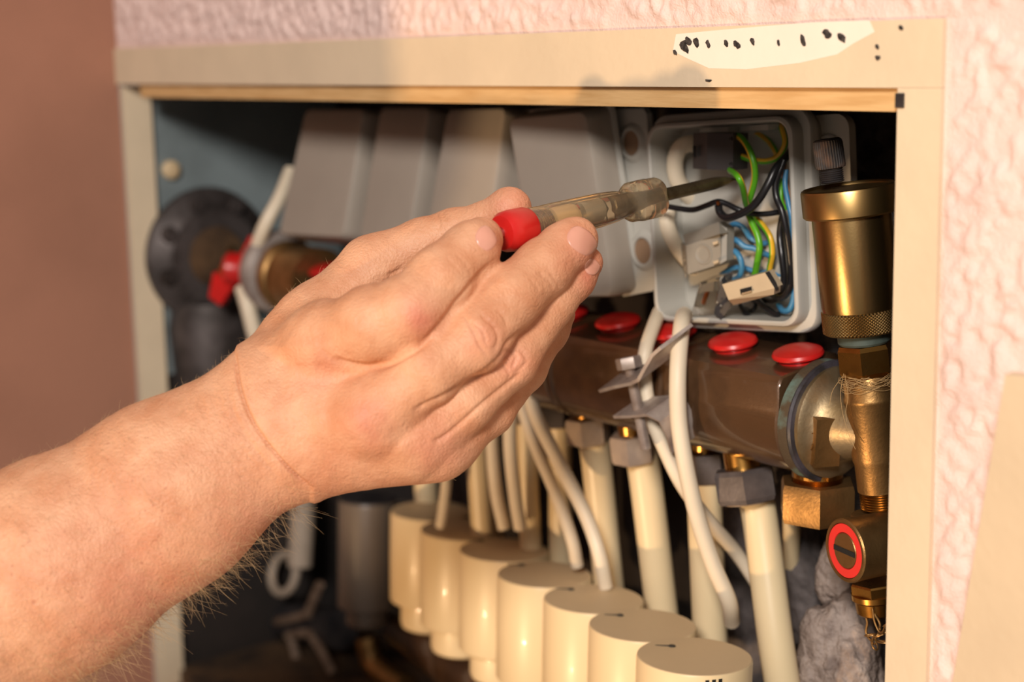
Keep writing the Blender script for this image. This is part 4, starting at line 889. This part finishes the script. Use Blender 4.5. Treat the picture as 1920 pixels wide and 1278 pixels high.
def bump_line(a, b, wd, h):                   # soft ridge (tendon, vein)
    global disp
    a = np.array(a, float); ab = np.array(b, float) - a; pp = np.stack([hx, hy], -1); t = np.clip(((pp - a) @ ab) / (ab @ ab), 0, 1); dd = np.linalg.norm(pp - a - t[:, None] * ab, axis=1)
    disp += np.where(front, h * np.exp(-(dd / wd) ** 2) * np.clip(np.minimum(t, 1 - t) * 5 + .1, 0, 1), 0)
bump_line((540, 700), (615, 655), 20, .0006); bump_line((580, 800), (690, 790), 26, .0008); bump_line((650, 845), (780, 838), 18, .0007); bump_line((650, 545), (740, 500), 14, .0005); bump_line((500, 700), (640, 520), 12, .0004); bump_line((540, 985), (610, 935), 10, .0006); bump_line((240, 960), (480, 800), 40, .0006)
disp += (vnoise(hx * .021 + 5, hy * .021) - .5) * .0006 + (vnoise(hx * .055 + 50, hy * .055) - .5) * .00022
HV = HV + HN * disp[:, None]
# how red the skin is: knuckles and tips
red = np.zeros(len(HV))
for x, y, r, a in ((785, 595, 38, .55), (690, 792, 50, .45), (600, 690, 45, .35), (905, 640, 40, .30), (965, 680, 34, .35), (1090, 470, 50, .40), (1110, 510, 40, .5), (930, 450, 30, .3), (958, 385, 46, .35), (820, 835, 55, .35), (640, 870, 120, .15), (470, 1000, 120, .25), (250, 1120, 160, .3)):
    red = np.maximum(red, a * np.exp(-((hx - x) ** 2 + (hy - y) ** 2) / r ** 2))
red *= .7 + .6 * vnoise(hx * .05, hy * .05 + 30)
armw = np.clip((520 - hx) / 120, 0, 1)
# upper arm, torso and head (outside the frame, leaned to shade the upper left wall) from the same kind of field, coarse
def W2(*w): return np.array(w, float)
def torso_sdf(p):
    c = lambda a, ra, b, rb: cap(p, (W2(*a), ra), (W2(*b), rb))
    d = smin(c((-1.0, -.74, .42), .135, (-.86, -.69, .66), .145), c((-.77, -.63, .93), .07, (-1.06, -.74, .96), .075), .06)
    d = smin(d, c((-.86, -.69, .66), .145, (-.86, -.69, .86), .13), .06)
    d = smin(d, c((-.89, -.68, 1.0), .052, (-.87, -.65, 1.10), .05), .03)
    d = smin(d, c((-.86, -.63, 1.17), .078, (-.865, -.645, 1.225), .082), .03)          # skull
    d = smin(d, c((-.855, -.585, 1.12), .040, (-.855, -.60, 1.16), .055), .03)           # jaw
    d = smin(d, c((-.835, -.545, 1.185), .009, (-.83, -.532, 1.155), .015), .012)         # nose
    d = smin(d, c((-.785, -.645, 1.19), .012, (-.785, -.65, 1.155), .009), .008); d = smin(d, c((-.94, -.66, 1.19), .012, (-.94, -.665, 1.155), .009), .008)
    d = smin(d, c((-1.06, -.74, .95), .062, (-1.22, -.62, .72), .05), .03); d = smin(d, c((-1.22, -.62, .72), .048, (-1.13, -.45, .60), .036), .02)
    d = smin(d, c((-.95, -.70, .45), .10, (-.88, -.42, .40), .08), .05); d = smin(d, c((-1.06, -.74, .45), .10, (-1.05, -.45, .40), .08), .05)
    d = smin(d, c((-.88, -.42, .40), .068, (-.86, -.50, .05), .05), .04); d = smin(d, c((-1.05, -.45, .40), .068, (-1.03, -.62, .05), .05), .04)
    d = smin(d, c((-.86, -.52, .045), .042, (-.84, -.36, .035), .034), .02); d = smin(d, c((-1.03, -.64, .045), .042, (-1.01, -.48, .035), .034), .02)
    return d
TV, TF = surface_nets(torso_sdf, (-1.125 - .22, -.95, -.02), (-.68, -.30, 1.36), .012)
PB = Vector((-.86, -.5, 0.0))
allv = np.concatenate([cam2w(HV), TV]); allf = np.concatenate([HF[:, ::-1], TF + len(HV)])
body = np_mesh('person', allv, allf, 'skin')
bm = NB(); bm.from_mesh(body.data); bmesh.ops.recalc_face_normals(bm, faces=bm.faces[:]); bm.to_mesh(body.data); bm.free(); body.data.shade_smooth()
for nm, dat in (('redness', np.concatenate([red, np.full(len(TV), .15)])), ('arm', np.concatenate([armw, np.ones(len(TV))]))):
    at = body.data.attributes.new(nm, 'FLOAT', 'POINT'); at.data.foreach_set('value', dat.astype(np.float32))
shift(body, PB); body.location = PB
body['label'] = 'person reaching in with a bare hairy forearm, holding the screwdriver by its red end'; body['category'] = 'person'
def pchild(name, o, label=None, kind=None):
    shift(o, PB); o.parent = body; o.name = name
    if label: o['label'] = label
    if kind: o['kind'] = kind
    return o
# shirt: the same field a little larger, cut at neck and sleeves
def shirt_sdf(p):
    d = torso_sdf(p) - .008
    sl = cap(p, (W2(-.78, -.61, .94), .076), (W2(-.722, -.50, .85), .066)); sl2 = cap(p, (W2(-1.06, -.74, .95), .078), (W2(-1.16, -.66, .80), .068))
    d = smin(smin(d, sl, .03), sl2, .03)
    cut = np.maximum(p[:, 2] - 1.035, .43 - p[:, 2])
    far = np.maximum(np.maximum(p[:, 1] + .478, 0), 0)
    return np.maximum(np.maximum(d, cut), np.maximum(p[:, 1] + .487, -1.0))
SV, SF = surface_nets(shirt_sdf, (-1.36, -.95, .40), (-.62, -.44, 1.07), .010)
o = np_mesh('shirt', SV, SF, 'shirt'); pchild('shirt', o, 'dark short sleeved shirt')
def pants_sdf(p): return np.maximum(np.maximum(torso_sdf(p) - .010, p[:, 2] - .50), .09 - p[:, 2])
SV, SF = surface_nets(pants_sdf, (-1.30, -.95, .06), (-.70, -.28, .53), .012)
o = np_mesh('trousers', SV, SF, 'shirt'); pchild('trousers', o)
def hair_sdf(p):
    d = cap(p, (W2(-.865, -.655, 1.20), .088), (W2(-.865, -.66, 1.24), .088)); return np.maximum(d, np.minimum(1.20 - p[:, 2], (p[:, 1] + .655)) * .8)
SV, SF = surface_nets(hair_sdf, (-.98, -.78, 1.08), (-.75, -.55, 1.36), .006)
o = np_mesh('hair', SV, SF, 'headhair'); pchild('hair', o)
for ex in (-.885, -.825):
    b = NB(); bmesh.ops.create_uvsphere(b, u_segments=16, v_segments=10, radius=.012, matrix=Matrix.Translation((ex, -.560, 1.185))); pchild('eye', finish('eye', b, 'eye'))
b = NB(); tube(b, [(-.875, -.553, 1.118), (-.853, -.547, 1.12), (-.832, -.553, 1.118)], .004, 8, 4); pchild('mouth', finish('mouth', b, 'lips'))

# nails: curved shells laid on the finger tips
def hit(px, py, d0=.60):
    d = np.stack([(px - CX) / F, (CY - py) / F, np.ones_like(px)], -1); t = np.full(len(px), d0)
    for _ in range(60): t = np.minimum(t + hand_sdf(d * t[:, None]) * .8, .72)
    q = d * t[:, None]
    for _ in range(12): q = q - grad(hand_sdf, q) * hand_sdf(q)[:, None] * .9
    return q
def nail(cx, cy, ax, bx, nm='nail', lift=.00035, wrap=None):
    # ax: half length vector (px) toward the tip, bx: half width vector (px)
    n = 15; u, v = np.meshgrid(np.linspace(-1, 1, n), np.linspace(-1, 1, n), indexing='ij')
    su = u * np.sqrt(1 - v * v * .5); sv = v * np.sqrt(1 - u * u * .46)
    px = cx + su * ax[0] + sv * bx[0]; py = cy + su * ax[1] + sv * bx[1]
    q = hit(px.ravel(), py.ravel()); g = grad(hand_sdf, q)
    e = np.maximum(np.abs(u), np.abs(v)).ravel(); lf = lift * (1 - np.clip((e - .8) / .2, 0, 1) ** 2 * 1.3) + np.clip(u.ravel(), 0, 1) * .0002
    top = cam2w(q + g * lf[:, None]); bot = cam2w(q - g * .0006)
    i = np.arange(n * n).reshape(n, n); f = np.stack([i[:-1, :-1], i[1:, :-1], i[1:, 1:], i[:-1, 1:]], -1).reshape(-1, 4)
    rim = np.concatenate([i[0, :], i[1:, -1], i[-1, -2::-1], i[-2:0:-1, 0]]); r2 = np.roll(rim, -1)
    v = np.concatenate([top, bot]); f = np.concatenate([f, f[:, ::-1] + n * n, np.stack([rim, rim + n * n, r2 + n * n, r2], -1)])
    o = np_mesh('nail', v, f, 'nail'); bm = NB(); bm.from_mesh(o.data); bmesh.ops.recalc_face_normals(bm, faces=bm.faces[:]); bm.to_mesh(o.data); bm.free(); o.data.shade_smooth()
    return pchild('nail', o)
nail(911, 447, (14, -14), (14, 19))
nail(1091, 452, (15, -17), (24, 22))
nail(1110, 500, (8, -12), (12, 10))
# body hair: thin curved strands rooted in the skin
def hairs(mask, count, ln, droop, seed, rad=.00005, wild=.38):
    rg = np.random.default_rng(seed); idx = rg.choice(np.nonzero(mask)[0], count); vv = []; ff = []; k = 0
    base = HV[idx]; nn = HN[idx]; dirn = np.array([.75, -.40, .0]); dirn /= np.linalg.norm(dirn)
    for i in range(count):
        L = ln * rg.uniform(.45, 1.25); g = dirn * droop + rg.normal(0, wild, 3); d = nn[i] * rg.uniform(.35, .9) + g; d /= np.linalg.norm(d); side = np.cross(d, rg.normal(0, 1, 3)); side /= np.linalg.norm(side)
        bend = rg.uniform(-.9, .9); bn = dirn * rg.uniform(.1, .9) - nn[i] * .5; ring = []
        s2 = np.cross(d, side)
        for j in range(5):
            t = j / 4; c = base[i] - nn[i] * .0003 + d * L * t + (bn * .45 + side * bend * .35) * L * t * t; r = rad * (1 - .75 * t)
            for a in range(3): an = 2.094 * a; vv.append(c + (side * math.cos(an) + s2 * math.sin(an)) * r)
        for j in range(4):
            for a in range(3): p0 = k + j * 3 + a; p1 = k + j * 3 + (a + 1) % 3; ff.append((p0, p1, p1 + 3, p0 + 3))
        k += 15
    return np.array(vv), np.array(ff)
armf = (hx < 470) & (hx > -80) & (hy < 1320)
below = (hx < 640) & (hx > -60) & (HN[:, 1] < -.45) & (hy > 880) & (hy < 1330)
above = (hx < 640) & (hx > 100) & (HN[:, 1] > .55) & (HN[:, 2] > -.6)
parts = [hairs(armf & front, 3000, .0056, .55, 1, .00004), hairs(below & (hx < 560), 620, .0150, .55, 2, .00007, .75), hairs(above & (hx > 380), 130, .005, .2, 3, .00004), hairs(front & (hx > 480) & (hx < 860) & (hy > 560) & (hy < 900), 420, .0030, .2, 4, .00003)]
hv = []; hf = []; o_ = 0
for v, f in parts: hv.append(v); hf.append(f + o_); o_ += len(v)
o = np_mesh('arm_hair', cam2w(np.concatenate(hv)), np.concatenate(hf), 'hair'); pchild('arm_hair', o, 'fine blond hairs on the forearm and hand', 'stuff')

# ------------------------------------------------------------------ screwdriver
TA = DP(938, 437, .676); TB = DP(1372, 336, .782); TU = (TB - TA).normalized(); TL = (TB - TA).length
def at_px(x):                                # distance along the tool whose image column is x
    lo, hi = -0.02, TL
    for _ in range(40):
        m = (lo + hi) / 2
        if proj(TA + TU * m)[0] < x: lo = m
        else: hi = m
    return lo
s = thing('screwdriver', 'voltage tester screwdriver with clear handle and red end, its shaft in the open box', 'screwdriver', TA)
x1, x2, x3, x4 = at_px(989), at_px(1168), at_px(1180), at_px(1228)
R0 = .0078
b = NB(); lathe(b, TA, TU, [(.0052, 0), (.0072, .0006), (.0085, .0028), (.0089, .0065), (.0087, x1 - .002), (.0082, x1 - .0004), (.0074, x1)], 40); part('end_cap', b, 'redcap', s, label='red plastic end cap')
b = NB(); lathe(b, TA - TU * .0018, TU, [(.0012, 0), (.0026, .0005), (.0028, .0022)], 20); part('contact', b, 'chrome', s)
bm = NB(); a_, b_, n_ = frame(TU); rows = []; NS = 72
hp = [(.0062, x1 - .001, 0), (R0, x1, 0), (R0, x1 + .006, 0), (R0 * .98, x1 + .008, .3), (R0, x1 + .012, .6), (R0 * .98, x2 - .016, .8), (R0 * .90, x2 - .006, .6), (R0 * .76, x2, .2), (R0 * .72, x2 + .0015, 0), (R0 * .84, x3, 0), (R0 * 1.14, x3 + .0015, .6), (R0 * 1.30, x3 + .004, 1), (R0 * 1.32, x4 - .003, 1), (R0 * 1.22, x4 - .0008, 1), (R0 * .95, x4, .6), (R0 * .35, x4 + .0002, 0)]
for r, h, fl in hp:
    row = []
    for k in range(NS):
        an = 2 * math.pi * k / NS; rr = r * (1 - .10 * fl * (.5 + .5 * math.cos(6 * an)) ** 2) if h < x3 else r * (1 - .13 * fl * (.5 + .5 * math.cos(4 * an + .6)) ** 2)
        row.append(bm.verts.new(TA + n_ * h + (a_ * math.cos(an) + b_ * math.sin(an)) * rr))
    rows.append(row)
for j in range(len(rows) - 1):
    for k in range(NS): bm.faces.new((rows[j][k], rows[j][(k + 1) % NS], rows[j + 1][(k + 1) % NS], rows[j + 1][k]))
bm.faces.new(rows[0][::-1]); bm.faces.new(rows[-1]); hd = part('handle', bm, 'clear', s, ang=40, label='clear amber plastic handle')
b = NB(); lathe(b, TA + TU * (x1 + .001), TU, [(.0028, 0), (.0028, .009)], 18); part('spring_seat', b, 'steel', hd)
b = NB(); sp = [TA + TU * (x1 + .002 + .010 * k / 60) + (a_ * math.cos(k * .75) + b_ * math.sin(k * .75)) * .0030 for k in range(61)]
tube(b, sp, .00045, 6, 1, smooth=False); part('spring', b, 'chrome', hd)
b = NB(); lathe(b, TA + TU * (x1 + .013), TU, [(.001, 0), (.0032, .001), (.0036, .003), (.0036, .013), (.0026, .0155), (.001, .017)], 24); part('neon_lamp', b, 'actuator_top', hd)
b = NB(); lathe(b, TA + TU * (x1 + .032), TU, [(.0026, 0), (.0029, .001), (.0029, .012), (.0026, .013)], 20); part('resistor', b, 'terminal_grey', hd)
b = NB(); lathe(b, TA + TU * (x2 - .010), TU, [(.0022, 0), (.0030, .001), (.0030, x4 - x2 + .004), (.0022, x4 - x2 + .0095)], 20); part('ferrule', b, 'steel', hd)
b = NB(); tube(b, [TA + TU * (x2 - .012 + .004 * k / 10) + (a_ * math.cos(2.4 + k * .09) + b_ * math.sin(2.4 + k * .09)) * R0 * 1.0 for k in range(11)], .0004, 6, 1, smooth=False); part('scratch', b, 'slot', hd)
b = NB(); rs = .0030; rows = []
prof = [(x4 - .006, 1, 1), (TL - .014, 1, 1), (TL - .006, 1.0, .75), (TL, .98, .2)]
for h, sx_, sy_ in prof:
    rows.append([TA + n_ * h + a_ * math.cos(2 * math.pi * k / 28) * rs * sx_ + b_ * math.sin(2 * math.pi * k / 28) * rs * sy_ for k in range(28)])
loft(b, rows); part('shaft', b, 'steel', s, label='dark steel shaft')
